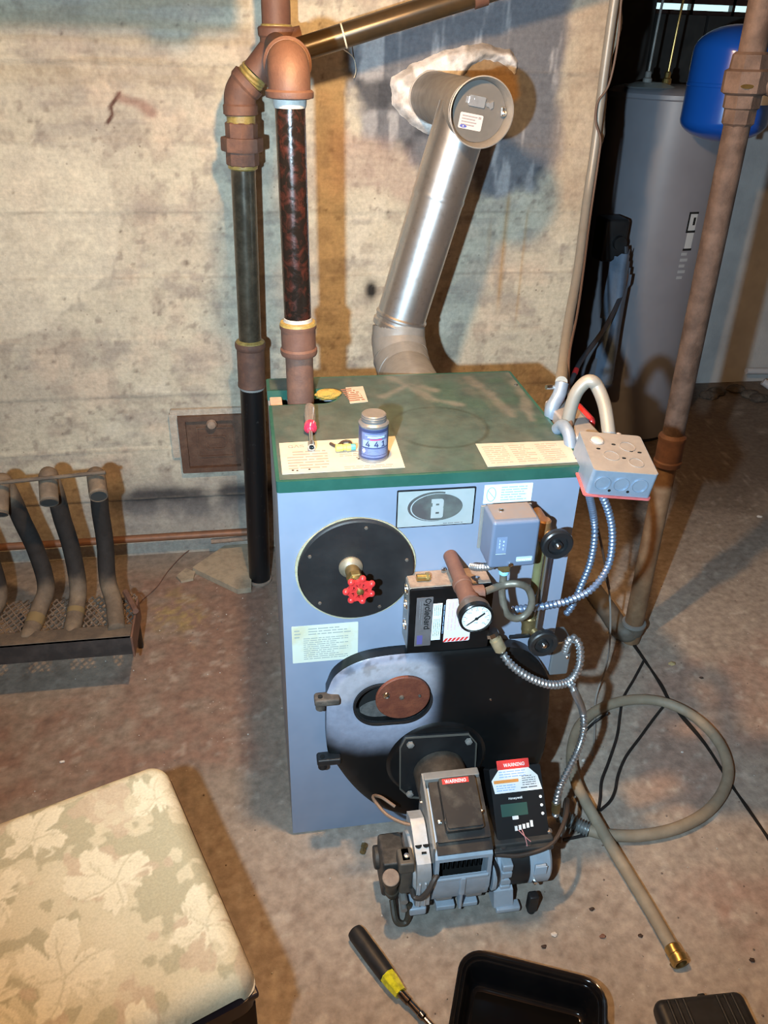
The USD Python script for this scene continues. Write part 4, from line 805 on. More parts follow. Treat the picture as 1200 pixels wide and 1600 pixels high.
# ================================================================== oil burner
bu = thing('oil_burner', 'oil burner with black igniter, control and grey cast housing, bolted to the boiler door', 'burner', (.31, -.16, 0))
tx, tz = float(fpoly.centroid.x), float(fpoly.centroid.y) - .004
put('air_tube', lathe([(.052, 0), (.052, .07), (.050, .0705), (0, .0705)], (tx, -.042, tz), -Y, 36), M('soot_brown_tube', (.035, .028, .022), .6, c2=(.07, .058, .046), sc=40, bump=.1), bu)
hx0, hx1 = .2505, .3585
YZ = lambda poly, x, t: ext(poly, (x, 0, 0), Y, Z, t)            # Y x Z = X
prof = Polygon([(-.102, .245), (-.212, .196), (-.229, .178), (-.232, .12), (-.2325, .09), (-.226, .060), (-.212, .040), (-.19, .027), (-.165, .022), (-.12, .022), (-.104, .034), (-.100, .06)])
win = sbox(hx0 + .012, .126, hx1 - .010, .170)
hs = put('housing', cat([YZ(prof, hx0, .008), YZ(prof, hx1 - .008, .008), YZ(prof.difference(prof.buffer(-.006)).difference(sbox(-.3, .126, -.2, .170)), hx0 + .008, hx1 - hx0 - .016)]), alu, bu)
put('fan_interior', YZ(prof.buffer(-.03), hx0 + .008, hx1 - hx0 - .016), void, bu)
wh_ = []
for k in range(9): wh_.append(bx(hx0 + .018 + .009 * k, hx0 + .021 + .009 * k, -.214, -.208, .128, .165))
put('blower_wheel', cat(wh_), M('dark_blower', (.007, .008, .009), .4, metal=.2), bu)
put('cast_rib', cat([bx(.300, .312, -.236, -.229, .075, .125, .003), bx(.303, .309, -.2345, -.22, .03, .08, .002), bx(hx0 + .004, hx1 - .004, -.2345, -.228, .119, .127, .002)]), alu, hs)
for a in (.276, .335): put('cast_recess', bx(a - .016, a + .016, -.2225, -.2165, .046, .058, .002), alu_d, hs)
put('foot_plate', cat([bx(.263, .300, -.222, -.19, .014, .026, .002), bx(.308, .345, -.222, -.19, .016, .027, .002)]), alu, hs)
put('foot', cat([cyl((.285, -.20, 0.0), (.285, -.20, .024), .004, n=8), cyl((.338, -.205, 0.0), (.338, -.205, .024), .004, n=8)]), black_plastic, hs)
# igniter on the sloping top
e_t, e_b = np.array([0, -.106, .2475]), np.array([0, -.214, .1965]); sl = (e_t - e_b); SLEN = np.linalg.norm(sl); sl /= SLEN; up = np.cross(X, sl)
io = np.array([0, e_b[1], e_b[2]])
ig = put('igniter', cat([ext(rect(.2565, .004, .3565, SLEN - .002, .003), io, X, sl, .010)]), dusty_black, bu, 'dusty black igniter cover')
put('igniter_case', cat([ext(rect(.273, .018, .343, SLEN - .006, .004), io + up * .010, X, sl, .018), ext(rect(.275, .022, .341, .052, .004), io + up * .028, X, sl, .004)]), dusty_black, ig)
put('red_label', ext(rect(.279, SLEN - .018, .330, SLEN - .008), io + up * .028, X, sl, .0006), red_print, ig)
put('lettering', letters('WARNING', .006, io + up * .0286 + X * .3045 + sl * (SLEN - .0165), X, sl, .0004, True), white_print, ig)
for a, b in ((.266, .040), (.349, .050), (.268, -.006), (.343, -.004)):
    put('screw', lathe([(.0045, 0), (.004, .002), (0, .003)], io + X * a + sl * b + up * (.010 if b > 0 else -.001), up, 10), bright, ig)
put('igniter_flange', cat([ext(rect(.254, -.016, .358, .008, .002), io - up * .004, X, sl, .006)]), dusty_black, ig)
put('mount_plate', cat([bx(.2485, .356, -.116, -.098, .225, .262, .002), YZ(Polygon([(-.1, .262), (-.1, .11), (-.165, .10), (-.224, .165), (-.224, .205), (-.115, .258)]), .2455, .004)]), galv_dull, bu, 'galvanised side plate')
for y_, z_ in ((-.13, .165), (-.15, .175), (-.12, .205), (-.17, .15)): put('side_screw', lathe([(.004, 0), (.0035, .003), (0, .004)], (.2455, y_, z_), -X, 8), bright, bu)
# primary control beside it
ct, cb2 = np.array([0, -.102, .262]), np.array([0, -.196, .168]); cs = ct - cb2; CL = np.linalg.norm(cs); cs /= CL; cup = np.cross(X, cs)
co = np.array([.3775, cb2[1], cb2[2]]); CW = .102
pr = put('primary_control', cat([ext(rect(0, 0, CW, CL - .004, .004), co - cup * .045, X, cs, .045), ext(rect(.004, -.006, CW - .003, .02, .003), co - cup * .045, X, cs, .03)]), black_plastic, bu, 'black control with small screen')
lp_ = Polygon([(.006, CL * .62), (.100, CL * .62), (.094, CL * .82), (.078, CL * .94), (.018, CL * .94), (.002, CL * .80)])
cl1 = put('control_label', ext(lp_, co, X, cs, .0008), M('bright_label', (.80, .82, .84), .4), pr, 'white instruction label with a red tab')
put('red_tab', ext(rect(.016, CL * .94, .080, CL * 1.07, .001), co, X, cs, .0009), red_print, cl1)
put('lettering', letters('WARNING', .0062, co + X * .050 + cs * (CL * .975) + cup * .0009, X, cs, .0004, True), white_print, cl1)
put('orange_bar', ext(rect(.006, CL * .755, .055, CL * .80, .001), co + cup * .0008, X, cs, .0003), orange_print, cl1)
for x_, s_, w_, h_, n_, sd, im in ((.018, .82, .058, .014, 3, 41, ink_lb), (.010, .64, .042, .013, 3, 42, ink_lb), (.062, .69, .03, .02, 5, 43, ink), (.058, .645, .036, .006, 1, 44, ink)): put('print', print_lines(co + X * x_ + cs * CL * s_ + cup * .0008, X, cs, w_, h_, n_, seed=sd, t=.0003), im, cl1)
put('screen', ext(rect(.014, CL * .30, .066, CL * .47, .001), co, X, cs, .0006), lcd, pr, 'grey-green screen')
put('lettering', letters('Honeywell', .0040, co + X * .045 + cs * CL * .525, X, cs, .0005, True), white_print, pr)
put('button', ext(rect(.034, CL * .25, .046, CL * .30, .001), co, X, cs, .001), white_print, pr, 'white reset button')
for k in range(3): put('indicator_lamp', lathe([(.003, 0), (.003, .001), (0, .0018)], co + X * .0945 + cs * CL * (.52 - .115 * k), cup, 12), white_print, pr)
for k in range(5): put('terminal', ext(rect(.036 + .0078 * k, CL * .10 + .001 * k, .0412 + .0078 * k, CL * .165 + .001 * k + .003 * (k == 4)), co, X, cs, .002), white_print, pr)
put('terminal_wire', cat([pipe([co + X * .042 + cs * CL * .11 + cup * .002, co + X * .050 + cs * CL * .03 + cup * .010, co + X * .062 - cs * CL * .06 + cup * .006], .0011, 6), pipe([co + X * .049 + cs * CL * .11 + cup * .002, co + X * .052 + cs * CL * .0 + cup * .008, co + X * .055 - cs * CL * .12 + cup * .004], .0011, 6)]), M('pink_wire', (.55, .25, .25), .5), pr)
put('control_base', cat([bx(.3605, .486, -.207, -.12, .140, .168, .004), bx(.366, .484, -.216, -.20, .148, .160, .003)]), M('dark_base', (.03, .033, .035), .45, c2=(.05, .05, .048), sc=40), bu)
for a in (.385, .435): put('base_screw', ext(oval(a, -.2085, .006, .0025), (0, 0, .1605), X, Y, .001), bright, bu)
put('base_screw', lathe([(.006, 0), (.005, .003), (0, .004)], (.481, -.19, .169), Z, 10), galv, bu)
# motor
mo = np.array([0, -.172, .088])
def mcyl(x0, x1, r, ch=0.0, n=40): return cyl(mo + [x0, 0, 0], mo + [x1, 0, 0], r, n=n, ch=ch)
put('motor_flange', cat([mcyl(.3665, .376, .060, .002), mcyl(.376, .392, .052, .002)] + [bx(.384, .4055, -.2255, -.200, z, z + .017, .003) for z in (.052, .072, .092, .112)]), alu, bu)
put('motor_mount', YZ(Polygon([(-.205, .02), (-.232, .02), (-.240, .028), (-.228, .06), (-.205, .07)]), .372, .038), alu, bu)
put('mount_ear', bx(.376, .424, -.246, -.226, .016, .028, .003), alu, bu)
put('motor_body', mcyl(.400, .442, .0535, .002), black_matt, bu)
put('motor_end', cat([mcyl(.442, .486, .055, .005), bx(.448, .470, -.2285, -.222, .096, .122, .002)]), alu, bu)
put('nameplate', bx(.447, .471, -.2305, -.2285, .099, .121, .001), M('pale_blue_plate', (.45, .58, .72), .4), bu)
put('motor_bolt', lathe([(.005, 0), (.004, .006), (0, .007)], (.452, -.226, .075), -Y, 8), bright, bu)
put('rubber_foot', cat([bx(.440, .460, -.246, -.228, .004, .05, .004), cyl((.45, -.238, 0), (.45, -.238, .016), .008, n=10)]), rubber, bu)
put('wire_loop', pipe([(.362, -.20, .145), (.374, -.222, .12), (.376, -.228, .09), (.371, -.222, .06), (.364, -.21, .05)], .004, 8), black_plastic, bu)
put('motor_lead', pipe([(.37, -.214, .152), (.42, -.220, .150), (.48, -.21, .158), (.52, -.17, .17), (.545, -.12, .16), (.552, -.10, .13), (.55, -.115, .09), (.535, -.14, .06)], .0042, 8), M('brown_lead', (.06, .042, .033), .5), bu, 'brown motor lead')
# fan-end cap with its air band, and the pump outboard of it
ay0, az0 = -.172, .104
def acyl(x0, x1, r, ch=0.0, n=36): return cyl((x0, ay0, az0), (x1, ay0, az0), r, n=n, ch=ch)
put('air_band', cat([acyl(.212, .2455, .058, .002), YZ(Polygon([(-.12, .05), (-.12, .185), (-.150, .200), (-.165, .1985), (-.226, .168), (-.236, .150), (-.236, .06), (-.225, .05)]), .217, .0265)]), M('pale_casting', (.50, .53, .56), .45, metal=.3, c2=(.42, .43, .43), sc=40), bu, 'pale air-shutter casting')
hm = unary_union([disc(0, 0, .0062).intersection(sbox(-1, -1, 1, 0)), affinity.translate(disc(0, 0, .0062).intersection(sbox(-1, -1, 1, 0)), .0145, 0), rect(.004, -.0165, .013, -.0125)])
nn_ = np.array([0, -.55, .835]); nn_ /= np.linalg.norm(nn_); vv = np.cross(nn_, X)
put('air_slot', ext(hm, np.array([.219, -.2205, .146]), X, np.array([0, .0, 1.0]) * .0 + np.array([0, .35, .937]), .003) if False else ext(hm, np.array([.2245, -.1965, .1838]), X, np.array([0, .897, .442]), .0012), void, bu)
put('casting_rib', cat([bx(a, a + .004, -.2395, -.232, .062, .128, .001) for a in (.2205, .2315)]), M('pale_rib', (.55, .58, .62), .4, metal=.3), bu)
put('pump_bracket', bx(.206, .240, -.236, -.20, .030, .050, .004), alu, bu)
put('pump', cat([bx(.158, .2035, -.205, -.135, .055, .150, .005), cyl((.172, -.15, .10), (.150, -.15, .10), .022, n=20, ch=.002)]), M('pump_iron', (.028, .027, .026), .55, c2=(.075, .068, .06), sc=50, bump=.2), bu, 'dark fuel pump')
put('coil_housing', cat([bx(.186, .211, -.226, -.19, .085, .178, .006), bx(.184, .213, -.229, -.192, .150, .178, .004)]), M('coil_iron', (.10, .088, .072), .5, c2=(.06, .055, .05), sc=40), bu)
put('coil_screw', lathe([(.0055, 0), (.005, .003), (0, .004)], (.200, -.212, .178), Z, 10), galv, bu)
nz = np.array([.171, -.222, .128])
put('strainer_cap', lathe([(.0155, .016), (.0165, .012), (.0165, .0), (.013, -.003), (.013, -.016), (.012, -.018), (.012, -.05), (.014, -.052), (.014, -.064), (.010, -.085), (.008, -.092), (0, -.092)], nz, [-.1, -.30, .95], 22), M('olive_fitting', (.045, .038, .026), .5, c2=(.085, .072, .055), sc=50), bu)
put('cap_face', lathe([(.0158, .016), (.0145, .0172), (0, .0175)], nz, [-.1, -.30, .95], 22), dusty_brown, bu)
put('oil_line', pipe([nz + [.008, .018, -.086], (.182, -.232, .020), (.196, -.236, .012), (.205, -.232, .02), (.208, -.226, .055)], .0062, 8), '/World/Looks/olive_fitting', bu)
put('oil_line', pipe([(.210, -.226, .105), (.214, -.236, .090), (.226, -.243, .096), (.238, -.243, .115), (.248, -.236, .132), (.256, -.228, .137)], .0055, 8), M('dark_hose', (.05, .045, .042), .5), bu)
put('pump_fitting', cat([cyl((.196, -.235, .075), (.196, -.205, .075), .007, n=10), cyl((.196, -.238, .055), (.196, -.205, .055), .006, n=10)]), galv_dull, bu)
put('igniter_lead', cat([pipe([(.2455, -.150, .185), (.215, -.152, .187), (.18, -.13, .19), (.16, -.10, .195), (.158, -.08, .19), (.175, -.075, .178), (.20, -.09, .165)], .0032, 8)]), M('copper_lead', (.24, .15, .10), .5), bu)
put('lead_ferrule', cyl((.243, -.15, .185), (.222, -.152, .187), .005, n=10), galv, bu)
# ================================================================== piping at the left
RY = .345; PYL = .93
b0_, b1_ = P(471, 610, y=RY), P(454, 158, y=RY)
b0_[0], b1_[0] = .064, .0595
rp = thing('steam_riser', 'thick black steam pipe rising out of the boiler lid to a copper-red elbow', 'pipe', (b0_[0], RY, .80))
bot = np.array([b0_[0] + .0005, RY, .80]); top = np.array([b1_[0], RY, float(b1_[2]) + .01])
ax = (top - bot) / np.linalg.norm(top - bot)
def onp(z): return bot + ax * (z - bot[2]) / ax[2]
zc0, zc1 = .938, .998
put('lower_pipe', cyl(bot, onp(zc0 + .01), .0262, n=30), rust_dark, rp, 'purplish brown lower pipe')
put('coupling', lathe([(.0275, 0), (.0335, .002), (.0350, .006), (.0350, .013), (.0325, .017), (.0325, .050), (.0345, .054), (.0345, .060), (.030, .063)], onp(zc0), ax, 34), rust_fit, rp, 'red coupling')
put('thread_sealant', lathe([(.0345, .0605), (.0325, .0655), (.0275, .067)], onp(zc0), ax, 30), olive, rp)
put('pipe_dope', lathe([(.0255, .064), (.0275, .067), (.0262, .0725), (.0250, .0735)], onp(zc0), ax, 30), white_tape, rp, 'white ring of pipe dope')
put('upper_pipe', cyl(onp(zc1), top, .0250, n=36), black_pipe, rp, 'black lacquered upper pipe')
put('pipe_dope', lathe([(.0258, -.006), (.0275, -.001), (.0275, .010), (.0255, .012)], onp(float(b1_[2]) - .004), ax, 30), white_tape, rp)
ez = float(b1_[2]) + .004
RB = .034
arc = [onp(ez) + [0, 0, .010]] + [np.array([b1_[0], RY + RB * (1 - math.cos(t)), ez + .014 + RB * math.sin(t)]) for t in np.linspace(.05, PI / 2, 9)] + [np.array([b1_[0] + .001, RY + RB + .024, ez + .014 + RB])]
EZ = ez + .014 + RB
put('elbow', cat([sweep(np.array([onp(ez)] + arc), .0345, 34), lathe([(.030, -.001), (.0385, .001), (.0395, .004), (.0395, .010), (.036, .013)], onp(ez), Z, 36), lathe([(.0355, -.004), (.0400, .0), (.0400, .010), (.033, .012)], (b1_[0] + .001, RY + RB + .016, EZ), Y, 36)]), elbow_iron, rp, 'copper-red elbow turning back towards the wall')
put('cross_pipe', cyl((b1_[0] + .001, RY + RB + .02, EZ), (.066, PYL, 1.445), .025, n=30), rust_fit, rp)

hd = thing('header_fittings', 'copper-red tee fitting with vertical riser above the elbow at the top of the pipes', 'pipe fitting', (.068, PYL, 1.44))
rz = P(430, 45, y=PYL)
put('riser_pipe', cyl((.069, PYL, 1.46), (.071, PYL, 2.05), .0315, n=30), rust_fit, hd)
put('thread_sealant', lathe([(.034, 0), (.0355, .003), (.0345, .016), (.032, .018)], (.069, PYL, float(rz[2]) - .009), Z, 28), olive, hd)
put('tee', cat([lathe([(.034, -.055), (.037, -.05), (.037, .012), (.0405, .016), (.0415, .030), (.038, .034)], (.069, PYL, 1.445), Z, 30), cyl((.069, PYL, 1.44), (.020, PYL, 1.385), .034, n=28), cyl((.069, PYL, 1.44), (.125, PYL, 1.452), .031, n=26)]), rust_fit, hd)

lp2 = thing('return_pipe', 'dark vertical pipe at the left with a union nut, coupling and black lower length', 'pipe', (-.04, .95, 0))
LX = lambda z: -.041 + .0225 * z / 1.3
def onl(z, dx=0): return np.array([LX(z) + dx, .945, z])
put('lower_pipe', cat([cyl(onl(0.004), onl(.650), .0325, n=30)]), low_pipe, lp2, 'black lower pipe')
put('floor_collar', lathe([(.036, 0), (.0375, .003), (.0375, .008), (.034, .010)], onl(0.0), Z, 30), dusty_brown, lp2)
put('coupling', lathe([(.034, .64), (.0375, .643), (.0375, .652), (.0362, .656), (.0362, .745), (.0395, .75), (.0405, .757), (.0395, .764), (.031, .768)], onl(0), onl(1) - onl(0), 32), rust_dark, lp2, 'rust-brown coupling')
put('thread_sealant', lathe([(.0325, .764), (.038, .7635), (.0375, .767), (.0305, .772)], onl(0), onl(1) - onl(0), 28), olive, lp2)
put('pipe_dope', lathe([(.0325, .634), (.0345, .637), (.0350, .642), (.033, .645)], onl(0), onl(1) - onl(0), 28), white_tape, lp2)
put('upper_pipe', cyl(onl(.76), onl(1.20), .0290, n=30), grey_pipe, lp2, 'oily dark grey upper pipe')
put('union_nut', cat([lathe([(.0475, 1.226), (.0490, 1.229), (.0490, 1.252), (.0475, 1.256)], onl(0), onl(1) - onl(0), 8), lathe([(.036, 1.195), (.0385, 1.198), (.0385, 1.226)], onl(0), onl(1) - onl(0), 8), lathe([(.037, 1.256), (.0375, 1.285), (.034, 1.288)], onl(0), onl(1) - onl(0), 8)]), rust_dark, lp2, 'hexagonal union nut')
put('thread_sealant', lathe([(.030, 1.186), (.0345, 1.189), (.0350, 1.196)], onl(0), onl(1) - onl(0), 26), olive, lp2)
put('thread_sealant', lathe([(.034, 1.286), (.0325, 1.288), (.0325, 1.304), (.034, 1.306)], onl(0), onl(1) - onl(0), 26), olive, lp2)
ex = LX(1.31)
e45 = [np.array([ex, .945, 1.302]), np.array([ex - .001, .945, 1.325]), np.array([ex + .002, .944, 1.345]), np.array([ex + .012, .943, 1.362]), np.array([ex + .024, .942, 1.374])]
put('elbow', cat([sweep(spline(e45, 8), .0360, 30), lathe([(.034, 0), (.0395, .002), (.0395, .020), (.036, .024)], e45[0], Z, 30), lathe([(.036, -.022), (.0395, -.016), (.0395, -.001), (.034, .0)], e45[-1], e45[-1] - e45[-2], 30)]), rust_dark, lp2, 'rust-brown 45-degree elbow')
n0, n1 = e45[-1], np.array([.022, PYL + .004, 1.391]); n0 = n0 - (n1 - n0) * .1
nip2 = n0 + (np.array([.030, PYL + .002, 1.404]) - n0)
put('close_nipple', lathe([(.031, -.004), (.033, .002), (.031, .006), (.033, .010), (.031, .014), (.033, .019), (.031, .024)], e45[-1], nip2 - e45[-1], 28), olive, lp2, 'olive sealant-smeared nipple')

dg0, dg1 = np.array(P(468, 78, y=.90)), np.array(P(760, -15, y=.86))
dg1 = dg0 + (dg1 - dg0) * 3.2
dgt = thing('sloping_pipe', 'dark bronze pipe sloping up to the right across the top of the wall', 'pipe', dg0)
put('pipe', cyl(dg0 - (dg1 - dg0) * .03, dg1, .0248, n=30), dark_pipe, dgt)
rc = P(536, 57, y=.89); dd = (dg1 - dg0) / np.linalg.norm(dg1 - dg0); rc = dg0 + dd * ((rc - dg0) @ dd)
put('paint_ring', lathe([(.0249, 0), (.0256, .0005), (.0256, .0035), (.0249, .004)], rc, dd, 28), cream_paint, dgt, 'thin cream paint ring')
cl_r = dg0 + dd * ((P(738, -6, y=.865) - dg0) @ dd)
put('pipe_clamp', lathe([(.025, 0), (.028, .001), (.028, .03), (.025, .031)], cl_r, dd, 24), rust_fit, dgt)
dr_ = [P(553, 62, y=1.09), P(552, 90, y=1.112), P(556, 110, y=1.112), P(553, 122, y=1.112)]
put('loose_string', pipe([rc - [0, 0, .024], dr_[1], dr_[2], dr_[3]], .0012, 6), cream_paint, dgt)

# ================================================================== flue
fl_ = thing('flue_pipe', 'galvanised flue pipe with elbow and round barometric damper leading into the wall', 'flue pipe', (.33, .44, .70))
VY = .75; TX, TZ, TR = .464, 1.338, .0585
eb = np.array(P(622, 512, y=VY)); eb[1] = VY
vt = np.array([TX - .004, VY, TZ]); vdir = (vt - eb) / np.linalg.norm(vt - eb); VR = .0595
put('stack_pipe', lathe([(VR, 0), (VR, .305), (VR + .0012, .309), (VR + .0012, .316), (VR, .320), (VR, .36), (VR - .001, np.linalg.norm(vt - eb))], eb, vdir, 48), galv, fl_, 'bright slanting stack pipe')
put('pipe_seam', sweep(np.array([eb + vdir * s + np.array([.0, -.0, 0]) + (np.cross(vdir, Y) * .052 + np.cross(np.cross(vdir, Y), vdir) * .030) * np.array([1, 1, 1]) for s in np.linspace(.02, .40, 12)]), .0022, 8), galv, fl_)
put('crimp_collar', lathe([(VR, .0), (VR + .004, .004), (VR + .0045, .016), (VR + .001, .020), (VR + .001, .026), (VR + .0035, .030), (VR + .0035, .034), (VR, .038)], eb - vdir * .004, vdir, 48), galv, fl_)
# adjustable elbow: four gores from the flue collar up into the stack
oz = np.array(P(648, 568, y=.66)); oz[0] = eb[0] + .012; zf = float(eb[2]) - .085
q0 = np.array([eb[0] + .004, .44, zf]); q1 = np.array([eb[0] + .004, .655, zf]); q2 = np.array([eb[0] + .002, .712, zf + .022]); q3 = np.array([eb[0], .744, zf + .056]); 
def gore(a, b, r0=.0655, r1=.0655): return lathe([(r0, 0), (r1, np.linalg.norm(b - a))], a, b - a, 44)
put('elbow', cat([gore(q0, q1), gore(q1 - [0, .006, 0], q2, .0655, .066), gore(q2 - [0, .01, .006], q3, .066, .0655), gore(q3 - [0, .006, .012], eb + vdir * .006, .0655, .0635), trimesh.creation.icosphere(3, .0655).apply_translation(q2), trimesh.creation.icosphere(3, .0655).apply_translation(q1), trimesh.creation.icosphere(3, .0652).apply_translation(q3)]), galv_dull, fl_, 'dull jointed elbow')
put('elbow_seam', cat([lathe([(.0658, 0), (.0675, .001), (.0675, .004), (.0658, .005)], q2 - [0, .004, .002], q3 - q1, 44), lathe([(.0655, 0), (.0672, .001), (.0672, .004), (.0655, .005)], q1 - [0, .01, 0], Y, 44)]), galv, fl_)
put('tee', lathe([(.0600, .672), (.0600, .70), (TR, .705), (TR + .0012, .725), (TR, .728), (TR, 1.14)], (TX, 0, TZ), Y, 52), galv_dull, fl_, 'dull tee section entering the wall')
saddle = lathe([(.0605, -.078), (.0605, -.052)], vt, vdir, 44)
dmp = put('damper_ring', cat([lathe([(.0600, .655), (.0655, .640), (.0668, .632), (.0672, .629), (.0650, .628), (.0635, .632), (.0585, .650), (.0585, .672)], (TX, 0, TZ), Y, 60, False)]), galv_dull, fl_, 'flared damper ring')
put('damper_plate', lathe([(.0580, 0), (.0580, .002), (0, .002)], (TX, .660, TZ), Y, 52), galv_dark, dmp, 'dark tilting damper plate')
dyy = .660
Rw = lambda p: affinity.rotate(p, -9, origin=(TX, TZ))
put('counterweight', cat([front(Rw(rect(TX - .024, TZ + .008, TX + .010, TZ + .028, .002)), dyy, .005), front(Rw(rect(TX - .014, TZ + .020, TX + .003, TZ + .0235)), dyy - .005, .0006), front(Rw(rect(TX - .030, TZ + .012, TX - .024, TZ + .024)), dyy, .002)]), galv, dmp)
put('wing_nut', front(Rw(unary_union([disc(TX + .017, TZ + .016, .004), Polygon([(TX + .015, TZ + .016), (TX + .027, TZ + .024), (TX + .029, TZ + .012), (TX + .024, TZ + .008)])])), dyy, .004), galv, dmp)
dlb = put('damper_label', front(Rw(rect(TX - .036, TZ - .036, TX + .014, TZ - .006, .003)), dyy, .0006), paper_w if False else M('damper_label_white', (.46, .44, .46), .45), dmp, 'small white label')
put('print', affinity and ext(Rw(shapely.MultiPolygon([rect(TX - .031, TZ - .013 - .0055 * k, TX + .002 - .004 * (k % 2), TZ - .0105 - .0055 * k) for k in range(4)] + [rect(TX + .004, TZ - .014, TX + .010, TZ - .0095)])), (0, dyy - .0006, 0), X, Z, .0003), M('damper_print', (.24, .22, .24), .6), dlb)
put('blue_emblem', front(Rw(oval(TX - .025, TZ - .0315, .0075, .0030).difference(rect(TX - .0265, TZ - .033, TX - .0235, TZ - .030))), dyy - .0006, .0004), ink_b, dlb)
put('pivot_screw', cat([lathe([(.006, 0), (.005, .006), (0, .008)], (TX + .053, .652, TZ - .002), -Y, 10), bx(TX + .046, TZ * 0 + TX + .056, .648, .656, TZ - .008, TZ + .010, .002)]), bright, dmp)
put('thimble_ring', lathe([(TR + .001, 1.098), (.061, 1.10), (.064, 1.11), (.064, 1.128)], (TX, 0, TZ), Y, 44), plaster if False else M('thimble_plaster', (.5, .47, .44), .9, c2=(.6, .57, .54), sc=50, bump=.5), fl_)

# ================================================================== along the wall, left
cpt = thing('copper_pipe', 'copper-brown pipe running low along the foot of the wall', 'pipe', (-.45, 1.085, .07))
ca_, cb_ = P(-80, 860, y=1.085), P(386, 831, y=1.085)
ca_ = cb_ + (ca_ - cb_) * 2.6
put('tube', cyl(ca_, cb_, .0115, n=18), copper, cpt)
cst = thing('cast_hub', 'thin grey pipe stub ending behind the copper pipe', 'pipe', cb_)
put('stub', cyl(P(330, 846, y=1.09), P(392, 840, y=1.09), .0085, n=14), dusty_brown, cst)

sl_ = [P(*q, z=.018)[:2] for q in ((300, 887), (372, 838), (392, 842), (393, 918), (371, 921))]
stn = thing('flat_stone', 'broken flat stone slab lying on the floor beside the black pipe', 'stone', np.r_[np.mean(sl_, 0), 0])
ssp = Polygon(sl_).buffer(-.004).buffer(.004)
sm = ext(ssp.segmentize(.012), (0, 0, 0.0005), X, Y, .018); put('slab', sm, stone_m, stn)
sl2 = [P(*q, z=.008)[:2] for q in ((275, 900), (290, 888), (305, 893), (302, 904), (283, 908))]
st2 = thing('flat_stone', 'small pale stone chip beside the broken slab', 'stone', np.r_[np.mean(sl2, 0), 0]); put('chip', ext(Polygon(sl2).buffer(-.002).buffer(.002), (0, 0, .0005), X, Y, .008), stone_m, st2)

# tubular fireplace grate
GY = .475
gr = thing('fireplace_grate', 'rusty tubular fireplace grate with curved pipes standing by the wall', 'grate', (-.55, .6, 0))
bz0, bz1 = .135, .192
gL, gR = -.86, float(P(204, 1000, y=GY)[0])
tiltb = lambda x: 0.0
put('front_bar', cat([bx(gL, gR, GY, GY + .006, bz0, bz1, .001), bx(gL, gR, GY, GY + .045, bz1 - .006, bz1, .001)]), grate_dark, gr, 'sooty angle-iron front bar')
put('bar_ledge', bx(gL, gR + .001, GY - .001, GY + .046, bz1 - .0005, bz1 + .002, .001), grate_steel, gr, 'dusty ledge of the front bar')
put('end_plate', bx(gR - .001, gR + .005, GY, GY + .16, bz0 - .01, bz1 - .004, .002), rust_dark, gr)
put('leg', bx(-.80, -.788, .63, .645, 0, bz0 + .02, .002), grate_dark, gr); put('leg', bx(-.66, -.648, .64, .655, 0, bz0 + .02, .002), grate_dark, gr)
put('leg', bx(gR - .02, gR - .008, .66, .672, 0, bz0 + .02, .002), grate_dark, gr)
put('side_brace', sweep(np.array([P(212, 955, y=.56), P(196, 925, y=.66)]), .008, 8), rust_dark, gr)
# expanded-metal tray
mz = .158; strips = []
for k in range(-14, 40):
    x_ = -.86 + .018 * k
    for s_ in (1, -1):
        l = LineString([(x_, GY + .05), (x_ + s_ * .11, GY + .22)]).buffer(.0018, cap_style=2).intersection(sbox(-.86, GY + .05, gR - .005, GY + .22))
        if not l.is_empty: strips.append(l)
put('mesh_tray', ext(unary_union(strips), (0, 0, mz), X, Y, .003), M('mesh_steel', (.12, .085, .065), .85, c2=(.18, .135, .10), sc=40), gr, 'expanded-metal tray', kind='stuff')
ash = [trimesh.creation.icosphere(0, r).apply_translation((a, b, mz + .003)) for a, b, r in zip(rng.uniform(-.83, gR - .02, 120), rng.uniform(GY + .05, GY + .19, 120), rng.uniform(.002, .005, 120))]
put('ash_crumbs', cat(ash), M('ash', (.17, .135, .105), .9, c2=(.11, .08, .06), sc=60), gr, kind='stuff')
tubes = [((183, 985), (168, 905), (157, 800), (150, 742), (154, 775), grate_steel), ((110, 1000), (122, 915), (97, 810), (76, 742), (77, 785), grate_steel), ((42, 1003), (72, 915), (35, 815), (2, 752), (-2, 803), grate_steel), ((-45, 1012), (-2, 930), (-35, 830), (-78, 765), (-85, 815), grate_steel)]
